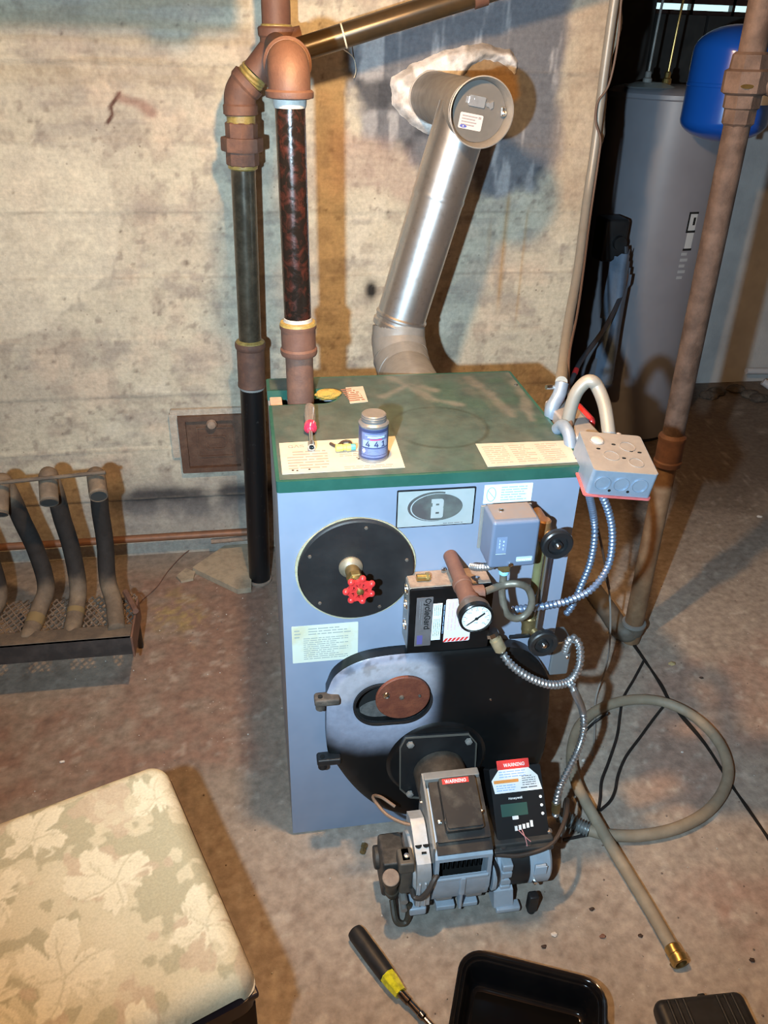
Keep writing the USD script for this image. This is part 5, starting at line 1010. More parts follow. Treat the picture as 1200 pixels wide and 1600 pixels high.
for k, (p0, p1, p2, p3, p4, mt) in enumerate(tubes):
    A0 = P(*p0, y=GY + .03); B0 = P(*p1, y=.640); C0 = P(*p2, y=.672); D0 = P(*p3, y=.640); E0 = P(*p4, y=.575)
    pts = [A0, A0 * .5 + B0 * .5 + [0, .02, -.006], B0, .5 * (B0 + C0) + [0, .018, 0], C0, .5 * (C0 + D0) + [0, .008, .0], D0 + [0, -.002, .0], E0]
    sp_ = spline(pts, 10); tm_ = sweep(sp_, .0210, 22); u_ = np.r_[np.repeat(np.linspace(0, 1, len(sp_)), 22), 0, 1]; n_ = fbm(np.array(tm_.vertices) * 30, 3, 90 + k)
    tc = np.tile(np.array([.125, .095, .07]), (len(u_), 1)); sk = sstep(.22 + .06 * k % .1, .34, u_ + (n_ - .5) * .1) * sstep(.80, .66, u_ + (n_ - .5) * .1); tc = mixc(tc, sk, (.022, .019, .018)); tc = mixc(tc, sstep(.5, .65, n_) * (1 - sk) * .5, (.19, .145, .10))
    tb_ = put('tube', tm_, gratev, gr, 'curved pipe open at its upper end', col=tc)
    dirE = sp_[-1] - sp_[-3]; put('open_mouth', lathe([(.0180, 0), (.0180, .001), (0, .001)], sp_[-1], dirE, 22), void if False else M('tube_bore', (.035, .035, .033), .9) if k == 0 else '/World/Looks/tube_bore', tb_)
    put('tube_rim', lathe([(.0205, 0), (.0207, .002), (.0182, .0022), (.0180, 0)], sp_[-1], dirE, 22), grate_steel, tb_)
    if k in (1, 2): put('weld_band', sweep(sp_[8:11] if k == 1 else sp_[5:9], .0216, 20), M('weld_ochre', (.17, .12, .055), .85) if k == 1 else '/World/Looks/weld_ochre', tb_)
q_a, q_b = P(165, 738, y=.595), P(-60, 760, y=.595)
put('tie_bar', sweep(np.array([q_a, q_b]), .0048, 10), grate_steel, gr, 'thin tie bar across the pipes')
rw = thing('rusty_wire', 'thin bent rusty wire lying on the floor beside the grate', 'wire', P(240, 930, z=.004))
put('strand', pipe([P(202, 963, z=.01), P(222, 938, z=.006), P(245, 917, z=.006), P(262, 893, z=.006), P(285, 868, z=.006), P(302, 856, z=.006)], .0016, 6), rust_dark, rw)

# ================================================================== upholstered stool in the foreground
SZ = .45
FR, NR = np.array(P(256, 1186, z=SZ - .012)), np.array(P(407, 1535, z=SZ - .012))
e1 = NR - FR; SL = np.linalg.norm(e1[:2]); e1 = np.r_[e1[:2] / SL, 0]; e2 = np.array([e1[1], -e1[0], 0])
if e2[0] > 0: e2 = -e2
SWD = .52
stl = thing('upholstered_stool', 'low stool with cream leaf-patterned fabric seat and dark wooden frame', 'stool', np.r_[(FR + e1 * SL / 2 + e2 * SWD / 2)[:2], 0])
so = np.r_[FR[:2], 0]
def st(a, b, z): return so + e1 * a + e2 * b + Z * z
def leaf(cx, cy, s, rot):
    t = np.linspace(0, 2 * PI, 160, endpoint=False); w = np.mod(t + PI / 10, PI * 2 / 5) - PI / 5
    lob = np.cos(w / (PI / 5) * PI / 2) ** .75; size = .80 + .24 * np.cos(t) + .10 * np.cos(3 * t + 1)
    r = size * (.40 + .60 * lob) + .05 * np.sin(19 * t) + .03 * np.sin(31 * t + 2); r *= np.where(np.abs(np.abs(t - PI)) < .22, .35, 1)
    tw = t + .25 * r * r
    p = Polygon(np.c_[r * np.cos(tw) * 1.12, r * np.sin(tw) * .92]).buffer(0).buffer(-.02).buffer(.02)
    veins = []
    for a in (0, 2 * PI / 5, -2 * PI / 5, 4 * PI / 5, -4 * PI / 5):
        q = [(k * .82 * math.cos(a + .22 * k * k), k * .75 * math.sin(a + .22 * k * k)) for k in np.linspace(0, 1, 7)]; veins.append(LineString(q).buffer(.020)); b_ = q[3]
        veins += [LineString([b_, (b_[0] + .22 * math.cos(a + d), b_[1] + .22 * math.sin(a + d))]).buffer(.012) for d in (.8, -.7)]
    stem = LineString([(-.25 * k - .05, .5 * math.sin(1.3 * k) * k * .8) for k in np.linspace(0, 2.0, 14)]).buffer(.03)
    f = lambda g: affinity.translate(affinity.scale(affinity.rotate(g, rot, origin=(0, 0)), s, s, origin=(0, 0)), cx, cy)
    return f(p), f(unary_union(veins)), f(stem)
def stool_uv(px, py): 
    d = P(px, py, z=SZ) - so; return float(d @ e1), float(d @ e2)
LV = [leaf(*stool_uv(a, b), s, r) for a, b, s, r in ((52, 1316, .060, 200), (182, 1382, .066, 140), (322, 1448, .062, 215), (104, 1532, .070, 170), (242, 1250, .052, 190), (-8, 1412, .060, 120), (-60, 1330, .06, 120), (-20, 1580, .07, 100), (245, 1640, .06, 150))]
def fabric():
    g = .0028; aa = np.arange(0, SL + g / 2, g); bb2 = np.arange(0, SWD + g / 2, g)
    def f(A, B):
        da = np.minimum(A, SL - A); db = np.minimum(B, SWD - B); r = .032
        ea, eb_ = np.clip(da / r, 0, 1), np.clip(db / r, 0, 1)
        d = np.sqrt(np.clip((1 - ea) ** 2 + (1 - eb_) ** 2, 0, 1)); h = -.036 * (1 - np.sqrt(np.clip(1 - d ** 2, 0, 1)))
        crown = .010 * np.sin(PI * A / SL) * np.sin(PI * B / SWD)
        n = (fbm(np.stack([A * 6, B * 6, A * 0], -1), 3, 71) - .5) * .004
        corner = np.clip((1 - ea) ** 2 + (1 - eb_) ** 2 - 1, 0, 1)
        pull = 1 - np.clip(np.sqrt((1 - ea) ** 2 + (1 - eb_) ** 2), 1, 2) + 0
        ca = np.where(A < SL / 2, 1, -1) * corner * .007; cb3 = np.where(B < SWD / 2, 1, -1) * corner * .007
        return so + (A + ca)[..., None] * e1 + (B + cb3)[..., None] * e2 + (SZ + h + crown + n)[..., None] * Z
    m, a, b = grid(aa, bb2, f)
    n1, n2 = fb(a, b, 26, 72, 3), fb(a, b, 20, 73, 3)
    c = np.tile(np.array([.46, .42, .30]), (len(a), 1))
    c = mixc(c, sstep(.52, .54, n1) * .85, (.31, .29, .195)); c = mixc(c, sstep(.60, .62, n2) * .8, (.40, .325, .235)); c = mixc(c, sstep(.42, .40, n1) * .5, (.49, .45, .33))
    wv = (fbm(np.stack([a * 22, b * 22, a * 0], -1), 2, 74) - .5) * .012
    for lf, vn, stm in LV:
        d_ = sdist(lf, a, b) + wv * .5; c = mixc(c, sstep(-.001, .001, d_), (.55, .51, .38)); c = mixc(c, sstep(.0, .001, d_) * sstep(.004, .001, d_) * .5, (.58, .54, .41))
        c = mixc(c, sstep(0.0, .016, d_) * sstep(.45, .6, n1) * .35, (.47, .43, .31))
        c = mixc(c, sstep(-.0008, .0008, sdist(vn, a, b)) * .6, (.35, .32, .22)); c = mixc(c, sstep(-.0008, .0008, sdist(stm, a, b)) * .7, (.58, .54, .41))
    return m, c
fm_, fcx = fabric(); put('seat_cushion', fm_, fabricv, stl, 'cream damask seat with large leaves', col=fcx)
def sbx(a0, a1, b0, b1, z0, z1, r=.003):
    m = bx(a0, a1, b0, b1, z0, z1, r); q = np.array(m.vertices); m.vertices = so + q[:, :1] * e1 + q[:, 1:2] * e2 + q[:, 2:] * Z; return m
put('seat_rail', ext(rect(-.001, -.001, SL + .001, SWD + .001, .030).difference(rect(.03, .03, SL - .03, SWD - .03)), so + Z * (SZ - .036), e1, e2, .026), wood_dark, stl)
put('seat_board', sbx(.002, SL - .002, .002, SWD - .002, SZ - .048, SZ - .037), wood_dark, stl)
put('apron', cat([sbx(.006, SL - .006, .006, .022, SZ - .13, SZ - .060), sbx(.006, SL - .006, SWD - .022, SWD - .006, SZ - .13, SZ - .060), sbx(SL - .022, SL - .006, .006, SWD - .006, SZ - .13, SZ - .060), sbx(.006, .022, .006, SWD - .006, SZ - .13, SZ - .060)]), wood_dark, stl)
for a in (.006, SL - .044):
    for b in (.006, SWD - .044): put('leg', sbx(a, a + .038, b, b + .038, 0, SZ - .06, .004), wood_dark, stl)
# ================================================================== small things on the lid
# can of thread sealant
k_ = np.array(P(586, 724, z=LZ)); kc_ = np.array([k_[0], k_[1] + .0235, LZ + .0016]); KR = .0242
cn = thing('can', 'small blue-labelled metal can with a screw lid standing on the cream notice', 'can', kc_)
put('body', lathe([(.0225, 0), (KR + .0008, .0005), (KR + .0008, .003), (KR, .004), (KR, .060), (KR + .001, .0615), (KR + .0012, .0635), (.0225, .066), (.0195, .067), (.0195, .069)], kc_, Z, 44), tin, cn)
put('cap', lathe([(.0198, .0685), (.0208, .069), (.0208, .071), (.0200, .0718), (.0208, .0726), (.0208, .0745), (.0200, .0752), (.0204, .0775), (.0188, .079), (0, .0785)], kc_, Z, 40), M('cap_tin', (.30, .285, .275), .35, metal=.6, c2=(.26, .245, .235), sc=50), cn, 'screw lid')
def wrap(poly, r, z0, t=.0003, seg=.004):
    """a flat outline (arc length, height) laid round the can, facing the camera"""
    m = ext(poly.segmentize(seg), (0, 0, 0), X, Y, t) if not isinstance(poly, trimesh.Trimesh) else poly
    q = np.array(m.vertices); th = q[:, 0] / r - PI / 2 + .05
    m.vertices = kc_ + np.stack([(r + q[:, 2]) * np.cos(th), (r + q[:, 2]) * np.sin(th), z0 + q[:, 1]], 1); return m
band = lambda z0, z1, w=.060, dx=0: unary_union([rect(-w / 2 + dx + k * w / 24, z0, -w / 2 + dx + (k + 1) * w / 24 + 1e-5, z1) for k in range(24)])
def strip(z0, z1, w0, w1, n=24):
    t = np.linspace(w0, w1, n + 1); v = np.vstack([np.c_[t, np.full(n + 1, z0), np.zeros(n + 1)], np.c_[t, np.full(n + 1, z1), np.zeros(n + 1)]]); i = np.arange(n)
    return trimesh.Trimesh(v, np.vstack([np.c_[i, i + 1, n + 2 + i], np.c_[i, n + 2 + i, n + 1 + i]]), process=False)
r1_, r2_ = KR + .0003, KR + .0006
clb = put('can_label', wrap(strip(.005, .059, -PI * KR, PI * KR, 64), r1_, 0), can_blue, cn, 'blue printed label')
put('dark_band', cat([wrap(strip(.0055, .0085, -.034, .034), r2_, 0), wrap(strip(.0255, .0268, -.034, .034), r2_, 0), wrap(strip(.0125, .0133, -.034, .034), r2_, 0), wrap(strip(.053, .0585, -.034, .034), r2_, 0), wrap(strip(.006, .058, .026, .036), r2_, 0), wrap(strip(.006, .058, -.036, -.027), r2_, 0)]), can_dark, clb)
put('pale_panel', cat([wrap(strip(.0275, .040, -.024, .022), r2_, 0), wrap(strip(.048, .0495, -.02, .02), r2_, 0)]), can_pale, clb)
put('red_strip', wrap(strip(.0405, .0425, -.011, .010), r2_, 0), pink_print, clb)
def curved_text(s, h, x, z, m, r, bold=True):
    t = text_mesh(s, h, .0003, bold); q = np.array(t.vertices); q[:, 0] += x - (q[:, 0].max() + q[:, 0].min()) / 2; q[:, 1] += z; t.vertices = q; return wrap(t, r, 0)
put('pale_heading', wrap(strip(.0440, .0470, -.015, .015, 14), r2_, 0), M('can_heading_pale', (.40, .62, .80), .4), clb)
put('numerals', cat([curved_text('4', .0095, x, .0288, None, r2_ + .0003) for x in (-.0145, 0)] + [curved_text('1', .0095, .0125, .0288, None, r2_ + .0003)]), can_dark, clb)
put('hazard_diamond', wrap(ext(Polygon([(-.0215, .0155), (-.0180, .0200), (-.0215, .0245), (-.0250, .0200)]), (0, 0, 0), X, Y, .0003), r2_, 0), white_print, clb)
put('print', cat([wrap(strip(.0145 + .0026 * k, .0151 + .0026 * k, -.014, .020 - .003 * (k % 2), 10), r2_, 0) for k in range(4)]), can_pale, clb)

# nut driver
n0, n1, n2_ = P(484, 640, z=LZ + .013), P(485, 668, z=LZ + .012), P(487, 699, z=LZ + .0085)
ndr = thing('nut_driver', 'nut driver with clear handle and red collar lying on the lid', 'screwdriver', n1)
dn = n1 - n0; L0 = np.linalg.norm(dn)
put('handle', lathe([(.004, -.012), (.0095, -.009), (.0105, .0), (.0105, L0 * .6), (.0085, L0 * .85), (.0080, L0)], n0, dn, 12), clear_plastic, ndr, 'clear handle')
put('handle_core', cyl(n0, n1, .0035, n=10), tin, ndr)
put('collar', lathe([(.0085, -.012), (.0115, -.009), (.0115, .003), (.008, .007), (.006, .010)], n1, dn, 14), M('red_clear_plastic', (.65, .03, .08), .15, coat=.5), ndr, 'red collar')
ds = n2_ - n1; LS = np.linalg.norm(ds)
put('shaft', lathe([(.0035, 0), (.0035, LS * .75), (.0062, LS * .80), (.0066, LS), (.0045, LS), (.0045, LS - .006), (0, LS - .006)], n1, ds, 18), bright, ndr)
put('socket_bore', lathe([(.0044, 0), (0, .0003)], n2_ - ds / LS * .0055, ds, 8), void, ndr)

bf = thing('brass_fitting', 'small yellow brass fitting with a dark ring lying on the cream notice', 'fitting', P(541, 700, z=LZ + .006))
f0, f1 = P(524, 700, z=LZ + .008), P(556, 698, z=LZ + .008)
put('body', lathe([(.004, 0), (.0065, .001), (.0065, .012), (.005, .013), (.005, .018), (.0065, .019), (.0065, .026), (.0045, .027)], f0, f1 - f0, 8), lime, bf)
put('sleeve', lathe([(.0055, .026), (.0055, .034), (.004, .035)], f0, f1 - f0, 12), teal, bf)
put('dark_ring', pipe([P(516, 693, z=LZ + .003), P(526, 697, z=LZ + .004), P(536, 690, z=LZ + .004), P(546, 690, z=LZ + .004), P(550, 697, z=LZ + .004)], .0024, 8), chip_d, bf)

# ================================================================== on the floor
t0 = thing('brass_fitting', 'small dark brass fitting on the floor left of the burner', 'fitting', P(568, 1324, z=.0))
put('body', lathe([(.004, 0), (.006, .001), (.006, .010), (.0045, .011), (.0045, .014), (.0068, .015), (.0068, .021), (.004, .023)], P(566, 1333, z=.007), P(571, 1315, z=.0075) - P(566, 1333, z=.007), 8), brass_old, t0)
# big screwdriver
s0, s1, s2, s3 = P(558, 1460, z=.0175), P(605, 1524, z=.0165), P(626, 1552, z=.016), P(700, 1630, z=.012)
sd_ = thing('screwdriver', 'multi-bit screwdriver with black and yellow handle lying on the floor', 'screwdriver', s1)
L = np.linalg.norm(s1 - s0)
put('grip', lathe([(.009, -.011), (.0145, -.008), (.0165, .0), (.0165, L * .6), (.0155, L)], s0, s1 - s0, 26), rubber, sd_, 'black rubber grip')
L = np.linalg.norm(s2 - s1)
put('yellow_neck', lathe([(.0150, 0), (.0150, L * .35), (.0135, L * .7), (.0120, L), (.006, L)], s1, s2 - s1, 8), yellow_clear, sd_, 'clear yellow neck')
L = np.linalg.norm(s3 - s2)
put('shaft', lathe([(.0075, -.002), (.0075, .02), (.0058, .022), (.0058, .045), (.0070, .047), (.0070, .055), (.0050, .058), (.0050, L)], s2, s3 - s2, 12), chrome_d, sd_, 'oily steel shaft')

# black tray
tz_ = .075; tA, tB = np.array(P(722, 1476, z=tz_)), np.array(P(950, 1533, z=tz_))
tu = (tB - tA) / np.linalg.norm(tB - tA); tv_ = np.cross(Z, tu); TW = np.linalg.norm(tB - tA); TLn = .30
tr = thing('tray', 'glossy black plastic drip tray wet with oil on the floor in front', 'tray', np.r_[(tA - tv_ * .05 + tu * TW / 2)[:2], 0])
to = np.r_[tA[:2], 0]
RR = rect(0, -TLn, TW, 0, .042)
def ring_loft(ofs):
    """wall built through offset outlines at heights"""
    vs = []; n = 96
    for o, z in ofs:
        g = RR.buffer(-o) if o else RR; L_ = g.exterior; c = np.array([L_.interpolate(t, True).coords[0] for t in np.linspace(0, 1, n, endpoint=False)])
        vs.append(to + c[:, :1] * tu + c[:, 1:2] * tv_ + Z * z)
    v = np.vstack(vs); f = []
    for i in range(len(vs) - 1):
        for j in range(n):
            k = (j + 1) % n; f.append((i * n + j, i * n + k, (i + 1) * n + k, (i + 1) * n + j))
    f = np.array(f); return np.vstack([v]), np.vstack([f[:, [0, 1, 2]], f[:, [0, 2, 3]]])
v_, f_ = ring_loft([(.014, .002), (.006, .05), (.004, tz_ - .012), (.0, tz_ - .010), (0, tz_ - .001), (.002, tz_ + .001), (.006, tz_), (.009, tz_ - .003), (.011, tz_ - .008), (.013, tz_ - .006), (.016, tz_ - .008), (.019, tz_ - .02), (.0245, .022), (.0255, .017), (.0275, .0125), (.031, .009), (.036, .0078)])
put('walls', trimesh.Trimesh(v_, f_, process=False), tray_m, tr, smooth=40)
put('bottom', ext(RR.buffer(-.014), to + Z * .001, tu, tv_, .006), tray_m, tr)
put('moulded_rib', ext(shapely.MultiPolygon([rect(.05, -TLn + .05, .054, -.09, .001), rect(.10, -TLn + .05, .104, -.09, .001)]), to + Z * .007, tu, tv_, .0025), tray_m, tr)
put('oil_film', ext(RR.buffer(-.032), to + Z * .0072, tu, tv_, .0008), oil_film, tr, 'film of oil')

# black ribbed pad at the lower right
pA, pB = np.array(P(1022, 1556, z=.045)), np.array(P(1160, 1541, z=.045)); pu = (pB - pA) / np.linalg.norm(pB - pA); pv = np.cross(Z, pu); PW = np.linalg.norm(pB - pA); PLn = .22
pd = thing('ribbed_case', 'black ribbed plastic case lying on the floor at the lower right corner', 'case', np.r_[(pA + pu * PW / 2 - pv * .05)[:2], 0])
pm_ = bx(0, PW, -PLn, 0, 0.001, .040, .014, 14); q = np.array(pm_.vertices); pm_.vertices = np.r_[pA[:2], 0] + q[:, :1] * pu + q[:, 1:2] * pv + q[:, 2:] * Z
put('shell', pm_, rubber, pd)
rb = [bx(a, a + .006, -PLn + .015, -.006, .036, .0425, .002) for a in (.020, .034, .048, PW - .054, PW - .040, PW - .026)]
for r_ in rb:
    q = np.array(r_.vertices); r_.vertices = np.r_[pA[:2], 0] + q[:, :1] * pu + q[:, 1:2] * pv + q[:, 2:] * Z; put('rib', r_, rubber, pd)
lt = bx(PW * .52, PW * .60, -.004, .004, .012, .030, .002); q = np.array(lt.vertices); lt.vertices = np.r_[pA[:2], 0] + q[:, :1] * pu + q[:, 1:2] * pv + q[:, 2:] * Z; put('latch', lt, rubber, pd)

# tan hose with brass end, looping over the floor
hp_ = [P(1054, 1488, z=.016), P(1010, 1412, z=.016), P(955, 1322, z=.020), P(920, 1262, z=.032), P(900, 1222, z=.034), P(893, 1180, z=.020), P(905, 1135, z=.014), P(940, 1106, z=.0135), P(990, 1093, z=.0135), P(1040, 1098, z=.0135), P(1085, 1120, z=.0135), P(1120, 1155, z=.0135), P(1137, 1195, z=.0135), P(1132, 1232, z=.0135), P(1105, 1268, z=.0135), P(1060, 1293, z=.0135), P(1005, 1305, z=.0135), P(955, 1305, z=.0135), P(920, 1297, z=.0135)]
hs_ = thing('hose', 'tan rubber hose with a brass end looped on the floor right of the burner', 'hose', hp_[8])
put('tube', pipe(hp_, .0128, 16, 10), hose, hs_)
h0, h1_ = hp_[0], P(1062, 1502, z=.0155)
put('brass_end', lathe([(.0135, -.012), (.0150, -.010), (.0150, .004), (.0138, .005), (.0138, .008), (.0165, .009), (.0165, .022), (.0145, .023), (.0115, .023), (.0115, .012)], h0, h1_ - h0, 22), brass, hs_, 'brass screw end')
put('spring_guard', armored([hp_[-1], P(900, 1288, z=.016), P(885, 1279, z=.022), P(872, 1272, z=.03)], .0138, .006, 16), M('dull_guard', (.33, .36, .37), .4, metal=.6), hs_, 'grey spring guard')
put('gasket_tab', ext(Polygon([(0, 0), (.012, .002), (.010, .009), (-.002, .006)]), P(1050, 1512, z=.001), X, Y, .004), brass_old, hs_)

cb_a = cable('cord', 'black cord crossing the floor from the pipe foot to the hose', [P(1006, 1032, z=.004), P(990, 1062, z=.004), P(974, 1090, z=.004), P(969, 1115, z=.004), P(964, 1150, z=.004), P(951, 1190, z=.004), P(940, 1220, z=.004), P(938, 1245, z=.004), P(934, 1268, z=.004), P(925, 1300, z=.004), P(905, 1307, z=.004), P(880, 1312, z=.004)], .0034, rubber, 'plain')
cb_b = cable('cord', 'black cord curving inside the hose loop', [P(1038, 1102, z=.004), P(1022, 1122, z=.004), P(1000, 1152, z=.004), P(978, 1182, z=.004), P(966, 1210, z=.004), P(961, 1235, z=.004), P(953, 1252, z=.004), P(938, 1266, z=.004)], .0034, rubber, 'plain')
cb_c = cable('cord', 'black cord arching from the boiler foot round to the other cords', [P(950, 1114, z=.030), P(925, 1132, z=.005), P(906, 1155, z=.004), P(898, 1185, z=.004), P(899, 1216, z=.004), P(908, 1242, z=.004), P(925, 1262, z=.004), P(936, 1272, z=.004)], .0034, rubber, 'plain')

# crumbs and chips
for nm, lab, px, py, r, mt in (('pale_chip', 'square pale paint chip on the floor at the far right', 1187, 807, .010, chip_w), ('pale_chip', 'yellowish splinter on the floor below the rusty pole', 1050, 1037, .010, M('splinter', (.42, .32, .16), .8)), ('pale_chip', 'bluish white chip on the floor right of the lower armored cable', 912, 1188, .006, chip_w), ('pale_pebble', 'whitish pebble on the floor between the burner and the tray', 866, 1460, .0065, chip_w), ('dark_crumb', 'dark crumb on the floor near the hose, left of its brass end', 925, 1420, .0055, chip_d), ('dark_crumb', 'dark crumb on the floor above the right corner of the tray', 850, 1479, .0055, chip_d), ('dark_crumb', 'dark crumb just left of the hose\'s brass end', 1001, 1462, .005, chip_d), ('dark_crumb', 'dark crumb alone on the floor at the lower right', 1175, 1500, .006, chip_d), ('pale_chip', 'white chip inside the hose loop', 1066, 1175, .0035, chip_w), ('pale_chip', 'round pale chip on the floor left of the stool\'s far corner', 97, 1190, .006, chip_w), ('red_crumb', 'reddish crumb on the floor right of the pale pebble', 942, 1463, .006, M('red_crumb_m', (.20, .10, .07), .8)), ('dark_splinter', 'dark splinter on the floor right of the yellowish one', 1096, 1059, .006, chip_d)):
    m = trimesh.creation.icosphere(1, 1.0); q = np.array(m.vertices) * (1 + .5 * (rng.random((len(m.vertices), 1)) - .5)); m.vertices = q * [r, r * .7, r * .42] + P(px, py, z=r * .35); t = thing(nm, lab, 'crumb' if 'crumb' in nm else 'chip', P(px, py, z=0)); put('lump', m, mt, t, smooth=False)
grit = []
for a, b, r in zip(rng.uniform(-.9, 1.6, 420), rng.uniform(-.5, 1.0, 420), rng.uniform(.0008, .0024, 420)):
    if 0 < a < .53 and -.02 < b < .46: continue
    grit.append(trimesh.creation.icosphere(0, r).apply_translation((a, b, r * .4)))
gt_ = put('grit', cat(grit), M('grit', (.50, .46, .41), .9, c2=(.2, .15, .12), sc=15, lo=.49, hi=.51), None, 'fine pale and dark grit scattered over the concrete floor', 'grit', smooth=False, kind='stuff')

# ================================================================== right: rusty post pipe and the next room
po0 = np.array([.995, .521, .03]); po1 = np.array([.9505, .521, 2.05])
pl_ = thing('rusty_pipe', 'tall rusty pipe with couplings standing right of the boiler', 'pipe', (po0[0], .521, 0))
pdir = (po1 - po0) / np.linalg.norm(po1 - po0)
def onr(z): return po0 + pdir * (z - po0[2]) / pdir[2]
put('upper_pipe', cyl(onr(.60), po1, .0262, n=26), rust_pole, pl_)
put('lower_pipe', cyl(onr(.0), onr(.62), .0255, n=26), M('rust_low', (.17, .095, .05), .7, c2=(.24, .15, .085), sc=25, bump=.2), pl_)
put('coupling', lathe([(.026, -.04), (.0335, -.036), (.0345, -.024), (.032, -.02), (.032, .03), (.034, .035), (.033, .042), (.026, .05)], onr(.60), pdir, 26), rust_dark, pl_)
put('union', cat([lathe([(.027, -.075), (.032, -.07), (.032, -.045), (.036, -.042), (.036, -.02), (.0455, -.015), (.0455, .022), (.038, .026), (.036, .05), (.030, .055)], onr(1.405), pdir, 8), cyl(onr(1.405) + [.03, -.02, 0], onr(1.405) + [.062, -.045, -.012], .017, n=14)]), rust_pole, pl_, 'rusty union with a side plug')
put('brass_mark', ext(oval(0, 0, .014, .004), onr(1.402) + [-.020, -.0405, .0], X, (0, -.1, .95), .002), brass, pl_)
el0 = np.array([.995, .521, .06]); le = [el0, np.array([.994, .523, .035]), P(972, 985, z=.028), P(948, 952, z=.028), P(925, 920, z=.028)]
put('floor_elbow', pipe(le, .029, 20, 8), M('grey_elbow', (.13, .115, .095), .6, c2=(.09, .075, .06), sc=30), pl_, 'grey elbow running along the floor')
put('elbow_rim', lathe([(.029, 0), (.033, .003), (.033, .010), (.027, .012)], onr(.055), pdir, 24), galv_dull, pl_)

HX, HY2, HR = 1.585, 2.00, .245
wh2 = thing('water_heater', 'tall grey water heater in the dark next room', 'water heater', (HX, HY2, 0))
put('jacket', lathe([(HR, .02), (HR, 1.30), (HR + .004, 1.305), (HR + .004, 1.318), (HR - .01, 1.33), (HR - .05, 1.34), (0, 1.343)], (HX, HY2, 0), Z, 56), tank_grey, wh2)
put('base_ring', lathe([(HR - .012, 0), (HR - .012, .022)], (HX, HY2, 0), Z, 48), black_matt, wh2)
for a, b, m_, nm in ((1011, 128, galv_dull, 'steel_nipple'), (1041, 130, brass, 'brass_nipple')):
    t_ = P(a, b, y=HY2 - .10); t_[2] = 1.335
    put(nm, cat([lathe([(.016, 0), (.016, .03), (.011, .034), (.011, .05), (.007, .054)], t_, Z, 12), pipe([t_ + [0, 0, .05], t_ + [.004, 0, .2], t_ + [.02, .02, .35], t_ + [.03, .03, .7]], .0045, 8)]), m_, wh2)
put('foil_skirt', lathe([(.075, 0), (.09, .006), (.05, .02), (0, .02)], P(1015, 136, y=HY2 - .10) * [1, 1, 0] + [0, 0, 1.334], Z, 14), M('crumpled_foil', (.6, .68, .68), .3, metal=.8, bump=.9, bsc=60), wh2)
# black and white energy label on the jacket
ll = []
th0 = math.atan2(P(1080, 355, y=1.8)[1] - HY2, P(1080, 355, y=1.8)[0] - HX)
th0 = -1.05
def hpt(th, z, r=HR + .001): return np.array([HX + r * math.cos(th), HY2 + r * math.sin(th), z])
def hquad(t0_, t1_, z0, z1, r=HR + .001, n=6):
    t = np.linspace(t0_, t1_, n + 1); v = np.vstack([[hpt(k, z0, r) for k in t], [hpt(k, z1, r) for k in t]]); i = np.arange(n)
    return trimesh.Trimesh(v, np.vstack([np.c_[i, i + 1, n + 2 + i], np.c_[i, n + 2 + i, n + 1 + i]]), process=False)
hl = put('energy_label', cat([hquad(-1.50, -1.38, .875, .935), hquad(-1.50, -1.38, .81, .868)]), M('label_grey', (.50, .52, .54), .5), wh2)
put('label_frame', cat([hquad(-1.52, -1.37, .868, .876, HR + .0015), hquad(-1.52, -1.37, .935, .942, HR + .0015), hquad(-1.53, -1.505, .868, .942, HR + .0015), hquad(-1.52, -1.37, .803, .811, HR + .0015), hquad(-1.44, -1.40, .895, .922, HR + .0015)]), void, hl)
put('print', cat([hquad(-1.53, -1.43 + .03 * (k % 2), .785 - .022 * k, .796 - .022 * k, HR + .0012) for k in range(5)]), M('label_print', (.36, .38, .41), .5), wh2)
gvb = P(968, 370, y=1.70)
put('gas_control', cat([bx(gvb[0] - .06, gvb[0] + .035, 1.70, 1.80, gvb[2] - .09, gvb[2] + .06, .012), cyl((gvb[0] + .0, 1.70, gvb[2] - .02), (gvb[0] + .0, 1.68, gvb[2] - .02), .024, n=18)]), black_matt, wh2, 'black control valve')
hose_p = [P(978, 385, y=1.66), P(979, 420, y=1.64), P(974, 450, y=1.62), P(960, 485, y=1.56), P(940, 520, y=1.46), P(916, 552, y=1.36), P(903, 572, y=1.30), P(893, 595, y=1.26), P(870, 640, y=1.24)]
cbl = thing('cord', 'dark cord sagging from the water heater control to behind the wall end', 'cable', hose_p[0]); put('sheath', pipe(hose_p, .0085, 10, 8), M('dark_cord', (.045, .045, .055), .5), cbl)
put('copper_band', sweep(spline(hose_p, 8)[10:16], .0092, 10), rust_fit, cbl); put('red_band', sweep(spline(hose_p, 8)[50:54], .0094, 10), red_paint, cbl)
lit_patch = thing('lit_patch_sheet', 'added blue-grey sheet standing in for a lit patch of the water heater', 'sheet', (1.36, 1.72, .3))  # sheet added to imitate a lit patch of the heater between shadows
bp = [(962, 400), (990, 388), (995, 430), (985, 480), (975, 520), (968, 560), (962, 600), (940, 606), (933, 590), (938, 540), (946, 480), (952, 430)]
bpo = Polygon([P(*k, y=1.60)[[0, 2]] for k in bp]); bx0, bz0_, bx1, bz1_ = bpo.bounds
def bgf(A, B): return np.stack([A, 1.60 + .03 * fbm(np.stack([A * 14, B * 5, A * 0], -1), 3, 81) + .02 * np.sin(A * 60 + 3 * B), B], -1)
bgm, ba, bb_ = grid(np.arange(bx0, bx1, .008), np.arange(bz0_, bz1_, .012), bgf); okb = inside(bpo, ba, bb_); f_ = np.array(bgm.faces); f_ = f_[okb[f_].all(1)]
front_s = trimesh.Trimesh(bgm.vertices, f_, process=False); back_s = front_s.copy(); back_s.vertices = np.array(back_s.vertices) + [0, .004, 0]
put('fold', cat([front_s, back_s]), M('lit_patch_tone', (.14, .19, .27), .4, c2=(.10, .14, .20), sc=20), lit_patch)

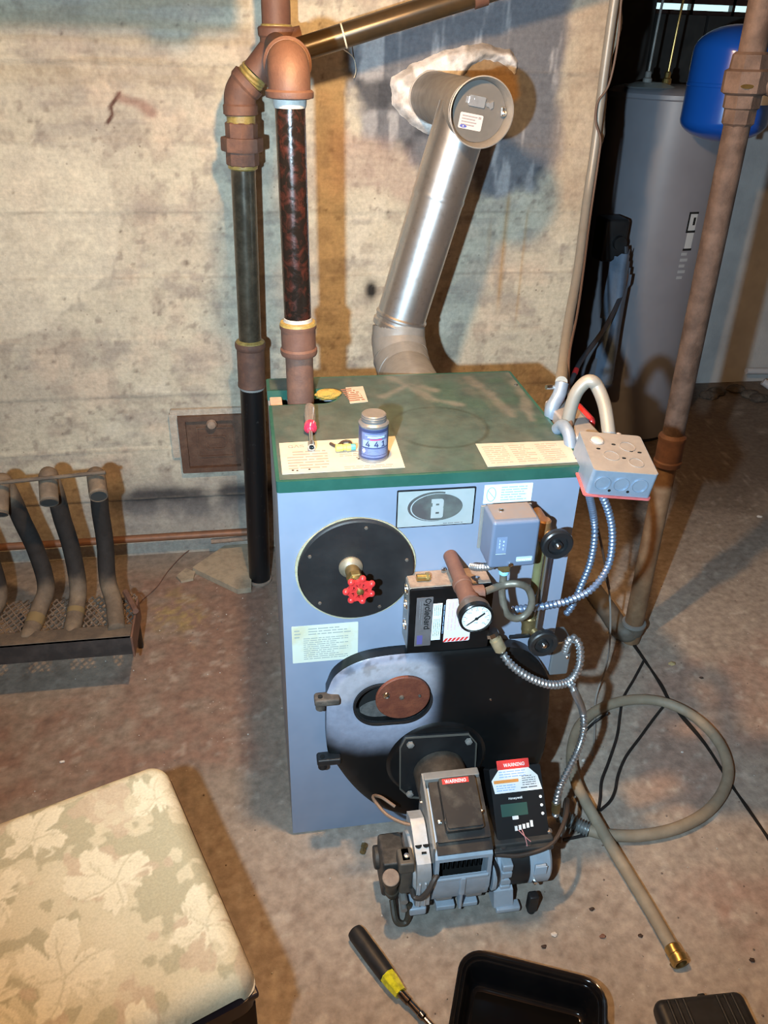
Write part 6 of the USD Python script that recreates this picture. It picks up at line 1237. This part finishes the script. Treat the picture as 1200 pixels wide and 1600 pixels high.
EX, EY, ER = 1.502, 1.50, .133
et = thing('expansion_tank', 'glossy blue pressure tank hanging behind the rusty pipe', 'tank', (EX, EY, 1.20))
bez = [(0, 1.205)] + [(ER * math.sin(t), 1.265 - .06 * math.cos(t)) for t in np.linspace(.25, PI / 2, 8)] + [(ER, 1.36), (ER + .0015, 1.362), (ER + .0015, 1.37), (ER, 1.372)] + [(ER * math.cos(t), 1.455 + .075 * math.sin(t)) for t in np.linspace(0, PI / 2 - .15, 9)] + [(0, 1.53)]
put('shell', lathe(bez, (EX, EY, 0), Z, 56), tank_blue, et)
put('stem', cat([cyl((EX + .03, EY, 1.525), (EX + .03, EY, 1.56), .016, n=12), cyl((EX + .03, EY, 1.555), (EX + .035, EY, 2.05), .009, n=12)]), zinc, et)
put('valve_cap', cyl((EX + .06, EY - .03, 1.195), (EX + .06, EY - .03, 1.23), .010, n=10), black_plastic, et)
def equad(t0_, t1_, z0, z1, r=ER + .0012, n=6):
    t = np.linspace(t0_, t1_, n + 1); v = np.vstack([[(EX + r * math.cos(k), EY + r * math.sin(k), z0) for k in t], [(EX + r * math.cos(k), EY + r * math.sin(k), z1) for k in t]]); i = np.arange(n)
    return trimesh.Trimesh(v, np.vstack([np.c_[i, i + 1, n + 2 + i], np.c_[i, n + 2 + i, n + 1 + i]]), process=False)
el_ = put('tank_label', equad(-1.72, -.95, 1.318, 1.352), M('tank_label_white', (.60, .62, .66), .4), et, 'white label')
wp = thing('waste_pipe', 'short white plastic pipe along the far wall at the right edge', 'pipe', P(1185, 580, y=2.33))
put('tube', cat([cyl(P(1166, 580, y=2.33), P(1260, 580, y=2.33), .016, n=16), cyl(P(1192, 596, y=2.30), P(1215, 612, y=2.26), .018, n=14)]), pvc, wp)
for k, (a, b) in enumerate(((1120, 612), (1150, 608), (1172, 616), (1108, 618), (1185, 622))):
    m = trimesh.creation.icosphere(2, 1.0); q = np.array(m.vertices); q = q * (1 + .6 * (fbm(q * 2 + k * 3, 3, k) - .5))[:, None]; m.vertices = q * [.045, .035, .022] + P(a, b, z=.012)
    t = thing('rubble_lump', ('leftmost', 'middle', 'right', 'lower left', 'lower right')[[3, 0, 1, 2, 4].index(k) if False else (1, 2, 3, 0, 4)[k]] + ' dark lump of rubble at the foot of the far wall' if False else ('pale-topped lump of rubble at the foot of the far wall', 'dark lump of rubble, second along the foot of the far wall', 'dark lump of rubble under the white plastic pipe', 'small lump of rubble nearest the rusty pipe at the far wall', 'dark lump of rubble at the right edge of the far floor')[k], 'rubble', P(a, b, z=0))
    put('lump', m, M('rubble_m', (.06, .048, .04), .9, c2=(.13, .11, .09), sc=30, bump=.4) if k == 0 else '/World/Looks/rubble_m', t)
